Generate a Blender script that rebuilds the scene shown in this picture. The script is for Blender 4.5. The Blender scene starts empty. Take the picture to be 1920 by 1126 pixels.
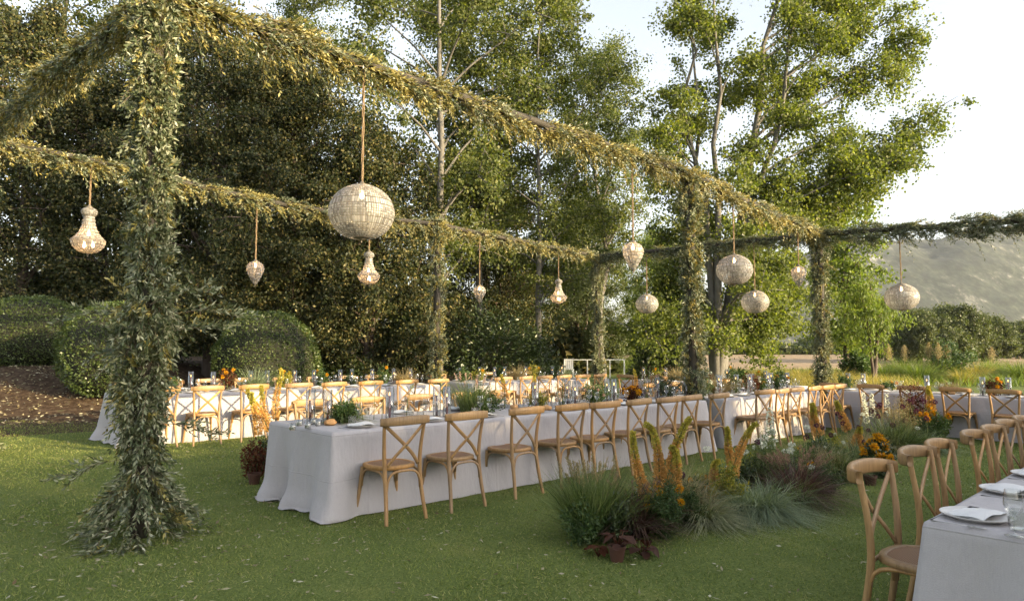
import bpy, math, random
import numpy as np
from mathutils import Vector, Matrix

# ------------------------------------------------------------------ camera, sky, sun, exposure
sc = bpy.context.scene
COL = sc.collection
CAM_H, FPX = 1.515, 1280.0
PITCH = math.atan(84 / FPX)
cam = bpy.data.cameras.new('camera'); camo = bpy.data.objects.new('camera', cam); COL.objects.link(camo)
cam.sensor_width = 36; cam.lens = 36 * FPX / 1920; cam.clip_start = .05; cam.clip_end = 6000
camo.location = (0, 0, CAM_H); camo.rotation_euler = (math.pi / 2 + PITCH, 0, 0)
sc.camera = camo
SUN_EL, SUN_AZ = math.radians(12.5), math.atan2(.88, -.475)       # azimuth clockwise from +Y
w = bpy.data.worlds.new('World'); sc.world = w; w.use_nodes = True
nt = w.node_tree; bg = nt.nodes['Background']
sky = nt.nodes.new('ShaderNodeTexSky'); sky.sky_type = 'NISHITA'; sky.sun_disc = False
sky.sun_elevation = SUN_EL; sky.sun_rotation = SUN_AZ; sky.dust_density = 2.5; sky.air_density = 1.0; sky.ozone_density = 1.0
hsv = nt.nodes.new('ShaderNodeHueSaturation'); hsv.inputs['Saturation'].default_value = .42
nt.links.new(sky.outputs[0], hsv.inputs['Color']); nt.links.new(hsv.outputs[0], bg.inputs[0])
bg.inputs[1].default_value = .14
sl = bpy.data.lights.new('sun', 'SUN'); sl.energy = 4.0; sl.angle = math.radians(1.2); sl.color = (1, .78, .43)
so = bpy.data.objects.new('sun', sl); COL.objects.link(so)
sdir = Vector((math.sin(SUN_AZ) * math.cos(SUN_EL), math.cos(SUN_AZ) * math.cos(SUN_EL), math.sin(SUN_EL)))
so.rotation_euler = sdir.to_track_quat('Z', 'Y').to_euler(); so.location = (30, -25, 20)
sc.view_settings.view_transform = 'Standard'; sc.view_settings.look = 'None'
sc.view_settings.exposure = 1.86; sc.view_settings.gamma = 1; sc.view_settings.use_curve_mapping = False
sc.cycles.use_denoising = True; sc.cycles.use_adaptive_sampling = True; sc.cycles.adaptive_threshold = .02
sc.cycles.max_bounces = 6; sc.cycles.transparent_max_bounces = 24
sc.cycles.diffuse_bounces = 2; sc.cycles.glossy_bounces = 2; sc.cycles.transmission_bounces = 4
sc.cycles.volume_bounces = 0; sc.cycles.caustics_reflective = False; sc.cycles.caustics_refractive = False

# ------------------------------------------------------------------ frames of reference
A = math.radians(46.2); SA, CA = math.sin(A), math.cos(A)        # u runs along the long tables, v across them
def XY(u, v): return (u * SA - v * CA, u * CA + v * SA)
def UV(X, Y): return (X * SA + Y * CA, -X * CA + Y * SA)
RZV = math.radians(90 - 46.2); RZU = -A                          # local +y towards +v / towards +u
def sstep(a, b, x):
    t = np.clip((np.asarray(x, float) - a) / (b - a), 0, 1); return t * t * (3 - 2 * t)
def gz(X, Y):
    X = np.asarray(X, float); Y = np.asarray(Y, float)
    u = X * SA + Y * CA
    z = -.010 * np.clip(u - 3, 0, 12)
    z = z + 1.0 * sstep(13.3, 17.6, Y - .12 * (X + 8)) * sstep(-7.0, -9.6, X)
    return z
def G(X, Y): return float(gz(X, Y))
def P3(u, v, z=0.):
    x, y = XY(u, v); return Vector((x, y, G(x, y) + z))
def px(x, y, h=0.):                                              # photo pixel -> point on the plane z = h
    dx, dz = (x - 960) / FPX, -(y - 563) / FPX
    c, s = math.cos(PITCH), math.sin(PITCH)
    d = (dx, c - s * dz, s + c * dz); t = (h - CAM_H) / d[2]
    return (d[0] * t, d[1] * t)
def pd(x, y, depth):                                             # photo pixel -> point at a given distance Y
    dx, dz = (x - 960) / FPX, -(y - 563) / FPX
    c, s = math.cos(PITCH), math.sin(PITCH)
    d = (dx, c - s * dz, s + c * dz); t = depth / d[1]
    return Vector((d[0] * t, depth, CAM_H + d[2] * t))
def pdir(x, depth): return ((x - 960) / FPX * depth, depth)
ORD = ['first','second','third','fourth','fifth','sixth','seventh','eighth','ninth','tenth','eleventh','twelfth','thirteenth','fourteenth','fifteenth','sixteenth','seventeenth','eighteenth','nineteenth','twentieth'] + ['twenty-' + q for q in ('first','second','third','fourth','fifth','sixth','seventh','eighth','ninth')]

# ------------------------------------------------------------------ mesh helpers
def mesh_np(name, V, F, smooth=False):
    V = np.asarray(V, np.float32).reshape(-1, 3); F = np.asarray(F, np.int32)
    m = bpy.data.meshes.new(name); k = F.shape[1]
    m.vertices.add(len(V)); m.vertices.foreach_set('co', V.ravel())
    m.loops.add(F.size); m.loops.foreach_set('vertex_index', F.ravel())
    m.polygons.add(len(F)); m.polygons.foreach_set('loop_start', np.arange(0, F.size, k, dtype=np.int32))
    if smooth: m.polygons.foreach_set('use_smooth', np.ones(len(F), bool))
    m.update(calc_edges=True); return m
class MB:
    def __init__(s): s.v = []; s.f = []; s.n = 0
    def add(s, V, F):
        s.v += [tuple(p) for p in V]; s.f += [tuple(i + s.n for i in q) for q in F]; s.n = len(s.v); return s
    def box(s, c, d, rz=0, tilt=None):
        x, y, z = [t / 2 for t in d]
        V = [Vector((a * x, b * y, e * z)) for a in (-1, 1) for b in (-1, 1) for e in (-1, 1)]
        R = Matrix.Rotation(rz, 3, 'Z')
        if tilt: R = R @ Matrix.Rotation(tilt[1], 3, tilt[0])
        return s.add([R @ q + Vector(c) for q in V], [(0,1,3,2),(4,6,7,5),(0,4,5,1),(2,3,7,6),(0,2,6,4),(1,5,7,3)])
    def tube(s, P, R, n=8, cap=True, flat=1., up=None):
        P = [Vector(p) for p in P]; N = len(P)
        if not hasattr(R, '__len__'): R = [R] * N
        V = []; F = []; ref = Vector(up) if up else Vector((.31, .17, .93)).normalized()
        for i, p in enumerate(P):
            t = (P[min(i + 1, N - 1)] - P[max(i - 1, 0)]).normalized()
            a = ref - t * ref.dot(t)
            if a.length < 1e-3: a = Vector((1, 0, 0)) - t * t.x
            a.normalize(); b = t.cross(a)
            if not up: ref = a
            for k in range(n):
                th = 2 * math.pi * (k + .5) / n
                V.append(p + a * math.cos(th) * R[i] + b * math.sin(th) * R[i] * flat)
        for i in range(N - 1):
            for k in range(n):
                F.append((i * n + k, i * n + (k + 1) % n, (i + 1) * n + (k + 1) % n, (i + 1) * n + k))
        if cap: F.append(tuple(range(n - 1, -1, -1))); F.append(tuple((N - 1) * n + k for k in range(n)))
        return s.add(V, F)
    def lathe(s, prof, n=16, c=(0, 0, 0)):
        V = []; F = []
        for r, z in prof:
            for k in range(n):
                th = 2 * math.pi * k / n; V.append((c[0] + r * math.cos(th), c[1] + r * math.sin(th), c[2] + z))
        for i in range(len(prof) - 1):
            for k in range(n):
                F.append((i * n + k, i * n + (k + 1) % n, (i + 1) * n + (k + 1) % n, (i + 1) * n + k))
        if prof[0][0] > 1e-4: F.append(tuple(range(n - 1, -1, -1)))
        return s.add(V, F)
    def mesh(s, name, smooth=True):
        m = bpy.data.meshes.new(name); m.from_pydata(s.v, [], s.f); m.update()
        if smooth: m.polygons.foreach_set('use_smooth', np.ones(len(m.polygons), bool))
        return m
def sharp(m, ang=40):
    try: m.set_sharp_from_angle(angle=math.radians(ang))
    except Exception: pass
    return m
def obj(name, me, mat=None, parent=None, loc=(0, 0, 0), rz=0., sc_=1.):
    o = bpy.data.objects.new(name, me); COL.objects.link(o)
    o.location = loc; o.rotation_euler = (0, 0, rz)
    o.scale = (sc_,) * 3 if not hasattr(sc_, '__len__') else sc_
    if mat and me and not me.materials: me.materials.append(mat)
    if parent: o.parent = parent
    return o
def tag(o, label, cat, group=None, kind=None):
    if label: o['label'] = label
    if cat: o['category'] = cat
    if group: o['group'] = group
    if kind: o['kind'] = kind
    return o
def thing(name, label, cat, loc=(0, 0, 0), rz=0, group=None, sc_=1.):
    return tag(obj(name, None, None, None, loc, rz, sc_), label, cat, group)
def copy_tree(o, parent=None, label=None):
    c = o.copy(); COL.objects.link(c); c.parent = parent
    if label: c['label'] = label
    for ch in list(o.children): copy_tree(ch, c)
    return c
def struct(o): o['kind'] = 'structure'; return o
def norm(a): return a / np.maximum(np.linalg.norm(a, axis=-1, keepdims=True), 1e-9)

def leaves(P, D, L, W, rng, curl=.15):
    """rhombic leaves: base P, direction D, one quad each"""
    n = len(P); D = norm(D); r = norm(rng.normal(size=(n, 3))); B = norm(np.cross(D, r)); N = np.cross(B, D)
    L = np.broadcast_to(L, n)[:, None]; W = np.broadcast_to(W, n)[:, None]
    mid = P + D * L * .45 + N * L * curl * .3
    V = np.stack([P, mid + B * W / 2, P + D * L - N * L * curl * .3, mid - B * W / 2], 1).reshape(-1, 3)
    return V, np.arange(4 * n).reshape(n, 4)
def cat(parts):
    V = []; F = []; o = 0
    for v, f in parts:
        V.append(v); F.append(f + o); o += len(v)
    return np.concatenate(V), np.concatenate(F)
def blades(rng, base, dirs, L, W, droop, seg=3):
    """grass blades: curved tapering strips"""
    n = len(base); t = np.linspace(0, 1, seg + 1); dirs = norm(dirs)
    L = np.broadcast_to(L, n); W = np.broadcast_to(W, n); droop = np.broadcast_to(droop, n)
    side = norm(np.cross(dirs, np.array([0, 0, 1.])) + 1e-4 * rng.normal(size=(n, 3)))
    a = rng.uniform(-.8, .8, n)[:, None]; other = norm(np.cross(side, dirs)); side = norm(side + other * a)
    hz = dirs * np.array([1, 1, 0]); hz = norm(hz + 1e-6)
    V = np.zeros((n, seg + 1, 2, 3))
    for i, ti in enumerate(t):
        c = base + dirs * (L * ti)[:, None] + (hz * .55 - np.array([0, 0, 1.]) * .8) * (L * droop * ti ** 2.2)[:, None]
        wd = (W * (1 - ti) ** .7 * .5 + .0004)[:, None]
        V[:, i, 0] = c - side * wd; V[:, i, 1] = c + side * wd
    idx = np.arange(n)[:, None] * (2 * (seg + 1)); F = []
    for i in range(seg):
        q = np.array([2 * i, 2 * i + 1, 2 * i + 3, 2 * i + 2])[None, :]; F.append(idx + q)
    return V.reshape(-1, 3), np.concatenate(F)

# ------------------------------------------------------------------ materials
def newmat(name):
    m = bpy.data.materials.new(name); m.use_nodes = True; n = m.node_tree
    return m, n, n.nodes['Principled BSDF'], n.nodes['Material Output']
def ramp(n, src, cols):
    r = n.nodes.new('ShaderNodeValToRGB'); e = r.color_ramp.elements
    while len(e) < len(cols): e.new(.5)
    for i, c in enumerate(cols):
        pos, col = c if isinstance(c[1], (tuple, list)) else (i / max(1, len(cols) - 1), c)
        e[i].position = pos; e[i].color = (*col, 1)
    n.links.new(src, r.inputs[0]); return r.outputs[0]
def noise(n, scale, detail=4, coord='Object', stretch=None, rough=.6):
    tc = n.nodes.new('ShaderNodeTexCoord'); t = n.nodes.new('ShaderNodeTexNoise')
    t.inputs['Scale'].default_value = scale; t.inputs['Detail'].default_value = detail; t.inputs['Roughness'].default_value = rough
    src = tc.outputs[coord] if coord != 'World' else n.nodes.new('ShaderNodeNewGeometry').outputs['Position']
    if stretch:
        mp = n.nodes.new('ShaderNodeMapping'); mp.inputs['Scale'].default_value = stretch
        n.links.new(src, mp.inputs[0]); src = mp.outputs[0]
    n.links.new(src, t.inputs['Vector']); return t.outputs['Fac']
def mixc(n, fac, a, b, mode='MIX'):
    m = n.nodes.new('ShaderNodeMix'); m.data_type = 'RGBA'; m.blend_type = mode
    if isinstance(fac, (int, float)): m.inputs[0].default_value = fac
    else: n.links.new(fac, m.inputs[0])
    for s, i in ((a, 6), (b, 7)):
        if isinstance(s, tuple): m.inputs[i].default_value = (*s, 1)
        else: n.links.new(s, m.inputs[i])
    return m.outputs[2]
def bump(n, b, src, strength=.3, dist=.01):
    k = n.nodes.new('ShaderNodeBump'); k.inputs['Strength'].default_value = strength; k.inputs['Distance'].default_value = dist
    n.links.new(src, k.inputs['Height']); n.links.new(k.outputs[0], b.inputs['Normal'])
def math_(n, op, a, b):
    m = n.nodes.new('ShaderNodeMath'); m.operation = op
    for s, i in ((a, 0), (b, 1)):
        if isinstance(s, (int, float)): m.inputs[i].default_value = s
        else: n.links.new(s, m.inputs[i])
    return m.outputs[0]
def foliage(name, cols, transl=.35, rough=.5, spec=.35, tcol=None, nscale=.5):
    m, n, b, o = newmat(name)
    g = n.nodes.new('ShaderNodeNewGeometry')
    c = ramp(n, g.outputs['Random Per Island'], cols)
    nz = noise(n, nscale, 3, 'World')
    c = mixc(n, .75, c, ramp(n, nz, [(.3, (.62, .66, .6)), (.7, (1.25, 1.22, 1.1))]), 'MULTIPLY')
    n.links.new(c, b.inputs['Base Color']); b.inputs['Roughness'].default_value = rough
    b.inputs['Specular IOR Level'].default_value = spec
    t = n.nodes.new('ShaderNodeBsdfTranslucent')
    n.links.new(mixc(n, 1., c, tcol or (1.5, 1.55, .55), 'MULTIPLY'), t.inputs[0])
    mx = n.nodes.new('ShaderNodeMixShader'); mx.inputs[0].default_value = transl
    n.links.new(b.outputs[0], mx.inputs[1]); n.links.new(t.outputs[0], mx.inputs[2]); n.links.new(mx.outputs[0], o.inputs[0])
    return m
def plain(name, col, rough=.6, metal=0., var=.15, scale=30, bmp=0., spec=.5, emit=None, es=0., objrand=0.):
    m, n, b, o = newmat(name)
    c = mixc(n, noise(n, scale), tuple(x * (1 - var) for x in col), tuple(min(1, x * (1 + var)) for x in col))
    if objrand:
        oi = n.nodes.new('ShaderNodeObjectInfo')
        c = mixc(n, 1., c, ramp(n, oi.outputs['Random'], [tuple([1 - objrand] * 3), tuple([1 + objrand] * 3)]), 'MULTIPLY')
    n.links.new(c, b.inputs['Base Color']); b.inputs['Roughness'].default_value = rough; b.inputs['Metallic'].default_value = metal
    b.inputs['Specular IOR Level'].default_value = spec
    if bmp: bump(n, b, noise(n, scale * 2), bmp, .004)
    if emit: m.cycles.emission_sampling = 'NONE'; b.inputs['Emission Color'].default_value = (*emit, 1); b.inputs['Emission Strength'].default_value = es
    return m
M = {}
# wood of the chairs: each piece slightly different, brown to weathered grey
def wood(name, cols, scale=6):
    m, n, b, o = newmat(name)
    oi = n.nodes.new('ShaderNodeObjectInfo')
    c = ramp(n, oi.outputs['Random'], cols)
    gr = noise(n, scale, 6, 'Object', (9, 9, 1.2), .7)
    c = mixc(n, 1., c, ramp(n, gr, [(.3, (.68, .64, .6)), (.55, (1, 1, 1)), (.75, (1.22, 1.2, 1.15))]), 'MULTIPLY')
    big = noise(n, 2.3, 3, 'World'); c = mixc(n, .55, c, ramp(n, big, [(.3, (.72, .72, .74)), (.7, (1.2, 1.14, 1.05))]), 'MULTIPLY')
    n.links.new(c, b.inputs['Base Color']); b.inputs['Roughness'].default_value = .48; bump(n, b, gr, .12, .002)
    return m
M['wood'] = wood('chair_wood', [(.34, .20, .08), (.30, .19, .092), (.40, .22, .075), (.27, .178, .10), (.37, .225, .095)])
def cane():
    m, n, b, o = newmat('cane_weave')
    tc = n.nodes.new('ShaderNodeTexCoord'); hs = []
    for ax in (0, 1):
        wv = n.nodes.new('ShaderNodeTexWave'); wv.bands_direction = 'XY'[ax]; wv.inputs['Scale'].default_value = 34; wv.inputs['Distortion'].default_value = .6
        n.links.new(tc.outputs['Object'], wv.inputs[0]); hs.append(wv.outputs['Fac'])
    h = math_(n, 'MULTIPLY', hs[0], hs[1])
    n.links.new(mixc(n, h, (.17, .085, .04), (.36, .21, .11)), b.inputs['Base Color']); b.inputs['Roughness'].default_value = .6
    bump(n, b, h, .5, .003); return m
M['cane'] = cane()
def linen(name, ca, cb):
    m, n, b, o = newmat(name)
    a = noise(n, 260, 3, 'Object', (1, .06, 1)); c2 = noise(n, 260, 3, 'Object', (.06, 1, 1)); z = noise(n, 240, 3, 'Object', (1, 1, .05))
    h = math_(n, 'ADD', math_(n, 'ADD', a, c2), z)
    c = mixc(n, math_(n, 'MULTIPLY', h, .5), ca, cb)
    big = noise(n, 3, 3); c = mixc(n, .4, c, ramp(n, big, [(.3, (.9, .9, .9)), (.7, (1.05, 1.05, 1.05))]), 'MULTIPLY')
    n.links.new(c, b.inputs['Base Color']); b.inputs['Roughness'].default_value = .85; b.inputs['Specular IOR Level'].default_value = .15
    b.inputs['Sheen Weight'].default_value = .15
    n.links.new(h, b.inputs['Sheen Roughness'])
    gq = n.nodes.new('ShaderNodeNewGeometry'); dt = n.nodes.new('ShaderNodeVectorMath'); dt.operation = 'DOT_PRODUCT'; n.links.new(gq.outputs['Position'], dt.inputs[0]); dt.inputs[1].default_value = (SA, CA, 0)
    cr = None
    for per, ph in ((1.55, .3), (1.0, .62)):
        if per == 1.0: sz = n.nodes.new('ShaderNodeSeparateXYZ'); n.links.new(gq.outputs['Position'], sz.inputs[0]); src = math_(n, 'MULTIPLY', sz.outputs[2], 2.6)
        else: src = math_(n, 'DIVIDE', dt.outputs['Value'], per)
        fr_ = math_(n, 'ABSOLUTE', math_(n, 'SUBTRACT', math_(n, 'FRACT', math_(n, 'ADD', src, ph), 0), .5), 0)
        mr = n.nodes.new('ShaderNodeMapRange'); n.links.new(fr_, mr.inputs[0]); mr.inputs[1].default_value = 0; mr.inputs[2].default_value = .014; mr.inputs[3].default_value = .22; mr.inputs[4].default_value = 0
        cr = mr.outputs[0] if cr is None else math_(n, 'ADD', cr, mr.outputs[0])
    w1 = math_(n, 'ADD', noise(n, 5.5, 3, 'Object', (1, 1, .35)), cr); w2 = noise(n, 15, 2, 'Object', (1, 1, .5))
    hh = math_(n, 'ADD', math_(n, 'MULTIPLY', h, .05), math_(n, 'ADD', math_(n, 'MULTIPLY', w1, 1.), math_(n, 'MULTIPLY', w2, .3)))
    bump(n, b, hh, .5, .035); return m
M['linen'] = linen('grey_linen', (.285, .266, .278), (.405, .378, .392))
M['napkin'] = linen('napkin_linen', (.50, .50, .515), (.64, .64, .65))
def glassmat(name, tint=(1, 1, 1), lo=.04, hi=.75):
    m, n, b, o = newmat(name); n.nodes.remove(b)
    t = n.nodes.new('ShaderNodeBsdfTransparent'); t.inputs[0].default_value = (*tint, 1)
    g = n.nodes.new('ShaderNodeBsdfGlossy'); g.inputs['Roughness'].default_value = .03
    lw = n.nodes.new('ShaderNodeLayerWeight'); fr = n.nodes.new('ShaderNodeMath'); fr.operation = 'POWER'; fr.inputs[1].default_value = 2.2; n.links.new(lw.outputs['Facing'], fr.inputs[0])
    f = n.nodes.new('ShaderNodeMapRange'); f.inputs[3].default_value = lo; f.inputs[4].default_value = hi
    n.links.new(fr.outputs[0], f.inputs[0])
    mx = n.nodes.new('ShaderNodeMixShader'); n.links.new(f.outputs[0], mx.inputs[0]); n.links.new(t.outputs[0], mx.inputs[1]); n.links.new(g.outputs[0], mx.inputs[2])
    n.links.new(mx.outputs[0], o.inputs[0]); return m
M['glass'] = glassmat('clear_glass', (.96, .97, .97), .12, .95)
def crystalmat():
    m, n, b, o = newmat('crystal'); 
    g = n.nodes.new('ShaderNodeNewGeometry')
    c = ramp(n, g.outputs['Random Per Island'], [(.28, .275, .27), (.48, .475, .46), (.74, .735, .72), (.38, .37, .355)])
    n.links.new(c, b.inputs['Base Color']); b.inputs['Roughness'].default_value = .12; b.inputs['Specular IOR Level'].default_value = .9
    t = n.nodes.new('ShaderNodeBsdfTranslucent'); n.links.new(c, t.inputs[0])
    tr = n.nodes.new('ShaderNodeBsdfTransparent'); tr.inputs[0].default_value = (.95, .92, .86, 1)
    m1 = n.nodes.new('ShaderNodeMixShader'); m1.inputs[0].default_value = .4; n.links.new(b.outputs[0], m1.inputs[1]); n.links.new(t.outputs[0], m1.inputs[2])
    m2 = n.nodes.new('ShaderNodeMixShader'); m2.inputs[0].default_value = .30; n.links.new(m1.outputs[0], m2.inputs[1]); n.links.new(tr.outputs[0], m2.inputs[2])
    n.links.new(m2.outputs[0], o.inputs[0]); return m
M['crystal'] = crystalmat()
M['brass'] = plain('aged_brass', (.20, .172, .132), .5, .45, .3, 60)
M['rope'] = plain('jute_rope', (.24, .165, .095), .9, 0, .3, 120)
M['bulb'] = plain('lit_bulb', (1, .7, .4), .4, emit=(1, .55, .2), es=16.)
M['flame'] = plain('candle_flame', (1, .6, .2), .4, emit=(1, .46, .1), es=3.5)
M['taper'] = plain('burgundy_wax', (.085, .012, .016), .45, 0, .15)
M['wax'] = plain('white_wax', (.82, .8, .75), .5, 0, .04)
M['plate'] = plain('stoneware', (.50, .48, .47), .32, 0, .08, 40, objrand=.05)
M['steel'] = plain('cutlery_steel', (.42, .41, .4), .28, .95, .08, 60)
M['bread'] = plain('bread_crust', (.46, .25, .1), .75, 0, .35, 18, .3)
M['bark_dark'] = plain('dark_bark', (.075, .055, .042), .9, 0, .5, 9, .8)
M['bark_grey'] = plain('pale_grey_bark', (.135, .125, .11), .85, 0, .45, 5, .5)
M['post'] = plain('dark_post', (.045, .038, .028), .85, 0, .3, 12)
M['terracotta'] = plain('terracotta', (.075, .03, .017), .8, 0, .35, 14, .2)
M['soil'] = plain('root_ball_soil', (.03, .02, .013), .98, 0, .5, 40, .8, .05)
M['coir'] = plain('coir_root_ball', (.17, .11, .06), .95, 0, .45, 50, .9)
M['white_paint'] = plain('white_paint', (.78, .76, .72), .5, 0, .05)
M['ribbon_red'] = plain('red_fabric', (.55, .05, .06), .7); M['ribbon_blue'] = plain('blue_fabric', (.05, .2, .5), .7)
M['olive'] = foliage('olive_leaf', [(0, (.05, .072, .036)), (.35, (.095, .122, .064)), (.6, (.16, .185, .108)), (.8, (.27, .285, .195)), (1, (.40, .41, .32))], .22, .42, .5, (1.45, 1.25, .5), 1.2)
M['olive_dry_sunlit'] = foliage('olive_leaf_dry_sunlit', [(0, (.11, .11, .035)), (.35, (.20, .185, .055)), (.62, (.29, .255, .08)), (.8, (.38, .325, .12)), (1, (.46, .40, .19))], .25, .45, .45, (1.5, 1.2, .5), 1.2)  # dry-leaf yellows pushed towards gold, putting sunlight into the colour
M['twig'] = plain('olive_twig', (.13, .1, .065), .85, 0, .3, 40)
M['poplar'] = foliage('poplar_leaf', [(.05, .068, .027), (.095, .12, .043), (.14, .162, .056), (.205, .205, .082)], .42, .5, .25, (1.6, 1.7, .42))
M['poplar_sunlit_tone'] = foliage('poplar_leaf_sunlit_tone', [(.058, .08, .026), (.102, .132, .04), (.148, .176, .052), (.215, .228, .085)], .45, .5, .25, (1.65, 1.7, .42))  # brighter copy of the poplar leaf, sunlight put into its colour
M['oak'] = foliage('evergreen_leaf', [(0, (.022, .031, .014)), (.4, (.04, .052, .021)), (.68, (.06, .066, .026)), (.84, (.115, .108, .04)), (1, (.24, .195, .08))], .26, .5, .25)  # gold tones at the ramp's top imitate leaves caught by the sun
M['lime'] = foliage('bright_leaf', [(.10, .15, .03), (.14, .19, .045), (.18, .21, .05)], .45)
M['shrub'] = foliage('shrub_leaf', [(.026, .042, .016), (.04, .062, .022), (.06, .082, .028)], .2, .38, .5)
M['topiary'] = foliage('topiary_leaf', [(.045, .073, .022), (.075, .112, .034), (.12, .15, .046)], .25, .4, .45)
M['faroak'] = foliage('far_tree_leaf', [(.055, .075, .03), (.08, .1, .04), (.11, .125, .05)], .3)
M['core'] = plain('inner_core', (.022, .024, .013), .95, 0, .3, 12)
M['g_green'] = foliage('grass_green', [(.048, .082, .03), (.095, .135, .05), (.16, .2, .09), (.25, .27, .145)], .3)
M['g_blue'] = foliage('grass_blue', [(.13, .175, .12), (.21, .26, .18), (.33, .37, .27)], .3)
M['g_straw'] = foliage('grass_straw', [(.24, .2, .105), (.34, .28, .16), (.43, .36, .22)], .4, tcol=(1.2, 1.1, .8))
M['g_purple'] = foliage('grass_purple', [(.06, .035, .032), (.1, .055, .045), (.16, .1, .075)], .25, tcol=(1.3, .9, .8))
M['plume'] = foliage('grass_plume', [(.2, .12, .09), (.3, .2, .15), (.4, .29, .22)], .4, tcol=(1.1, .95, .85))
M['g_varieg'] = foliage('grass_variegated', [(.16, .19, .1), (.34, .35, .23), (.44, .43, .31)], .3)
M['fern'] = foliage('feathery_leaf', [(.035, .07, .022), (.055, .098, .032), (.085, .125, .045)], .25)
M['goldgreen'] = foliage('goldgreen_leaf', [(.13, .16, .03), (.24, .23, .04), (.38, .32, .05)], .35)
M['russet'] = foliage('russet_leaf', [(.05, .018, .013), (.09, .03, .018), (.15, .075, .04)], .3, .55, .15, tcol=(1.5, .8, .5))
M['begonia'] = foliage('begonia_leaf', [(.022, .022, .018), (.06, .017, .012), (.11, .11, .09)], .2, .55, .12, (1.4, .7, .5), 30)
M['lily_bloom'] = foliage('foxtail_bloom', [(.62, .36, .12), (.7, .43, .16), (.62, .40, .15)], .3, .6, .2, (1.2, 1., .6), 20)
M['lily_bud'] = foliage('foxtail_bud', [(.46, .41, .08), (.52, .46, .11)], .3, .6, .2, (1.2, 1.1, .6), 20)
M['allium'] = foliage('allium_floret', [(.05, .012, .03), (.09, .022, .05), (.13, .04, .075)], .2, .6, .2, (1.2, .8, 1.), 20)
M['white_petal'] = foliage('white_petal', [(.72, .74, .68), (.8, .8, .76), (.66, .7, .6)], .35, .6, .2, (1, 1, .95), 20)
M['yellow_petal'] = foliage('yellow_petal', [(.62, .31, .012), (.7, .38, .02), (.66, .27, .01)], .35, .6, .2, (1.1, 1, .6), 20)
M['pink_petal'] = foliage('pink_petal', [(.5, .27, .25), (.6, .4, .33), (.62, .5, .42)], .35, .6, .2, (1, .95, .9), 20)
M['litter'] = foliage('fallen_leaf', [(.22, .19, .12), (.38, .35, .25), (.13, .09, .05), (.52, .5, .4)], .1, .7, .2, (1, 1, .8), 3)
def patchy(m, col, scale=.9, lo=.5, hi=.72, amt=.55):
    n = m.node_tree; b = n.nodes['Principled BSDF']; l = b.inputs['Base Color'].links[0]; src = l.from_socket
    f = n.nodes.new('ShaderNodeMapRange'); n.links.new(noise(n, scale, 5, 'World', None, .65), f.inputs[0]); f.inputs[1].default_value = lo; f.inputs[2].default_value = hi; f.inputs[4].default_value = amt
    n.links.new(mixc(n, f.outputs[0], src, col), b.inputs['Base Color'])
M['lawn_blade'] = foliage('lawn_blade', [(0, (.08, .118, .03)), (.4, (.17, .215, .06)), (.85, (.26, .29, .10)), (1, (.42, .37, .2))], .3, .6, .25, (1.3, 1.4, .5), .8)
patchy(M['lawn_blade'], (.25, .235, .10))
M['meadow'] = foliage('meadow_grass', [(.2, .2, .07), (.3, .26, .1), (.38, .3, .13)], .4)
M['reed'] = foliage('reed_grass', [(.09, .14, .035), (.14, .19, .05), (.2, .23, .075)], .4)

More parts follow.
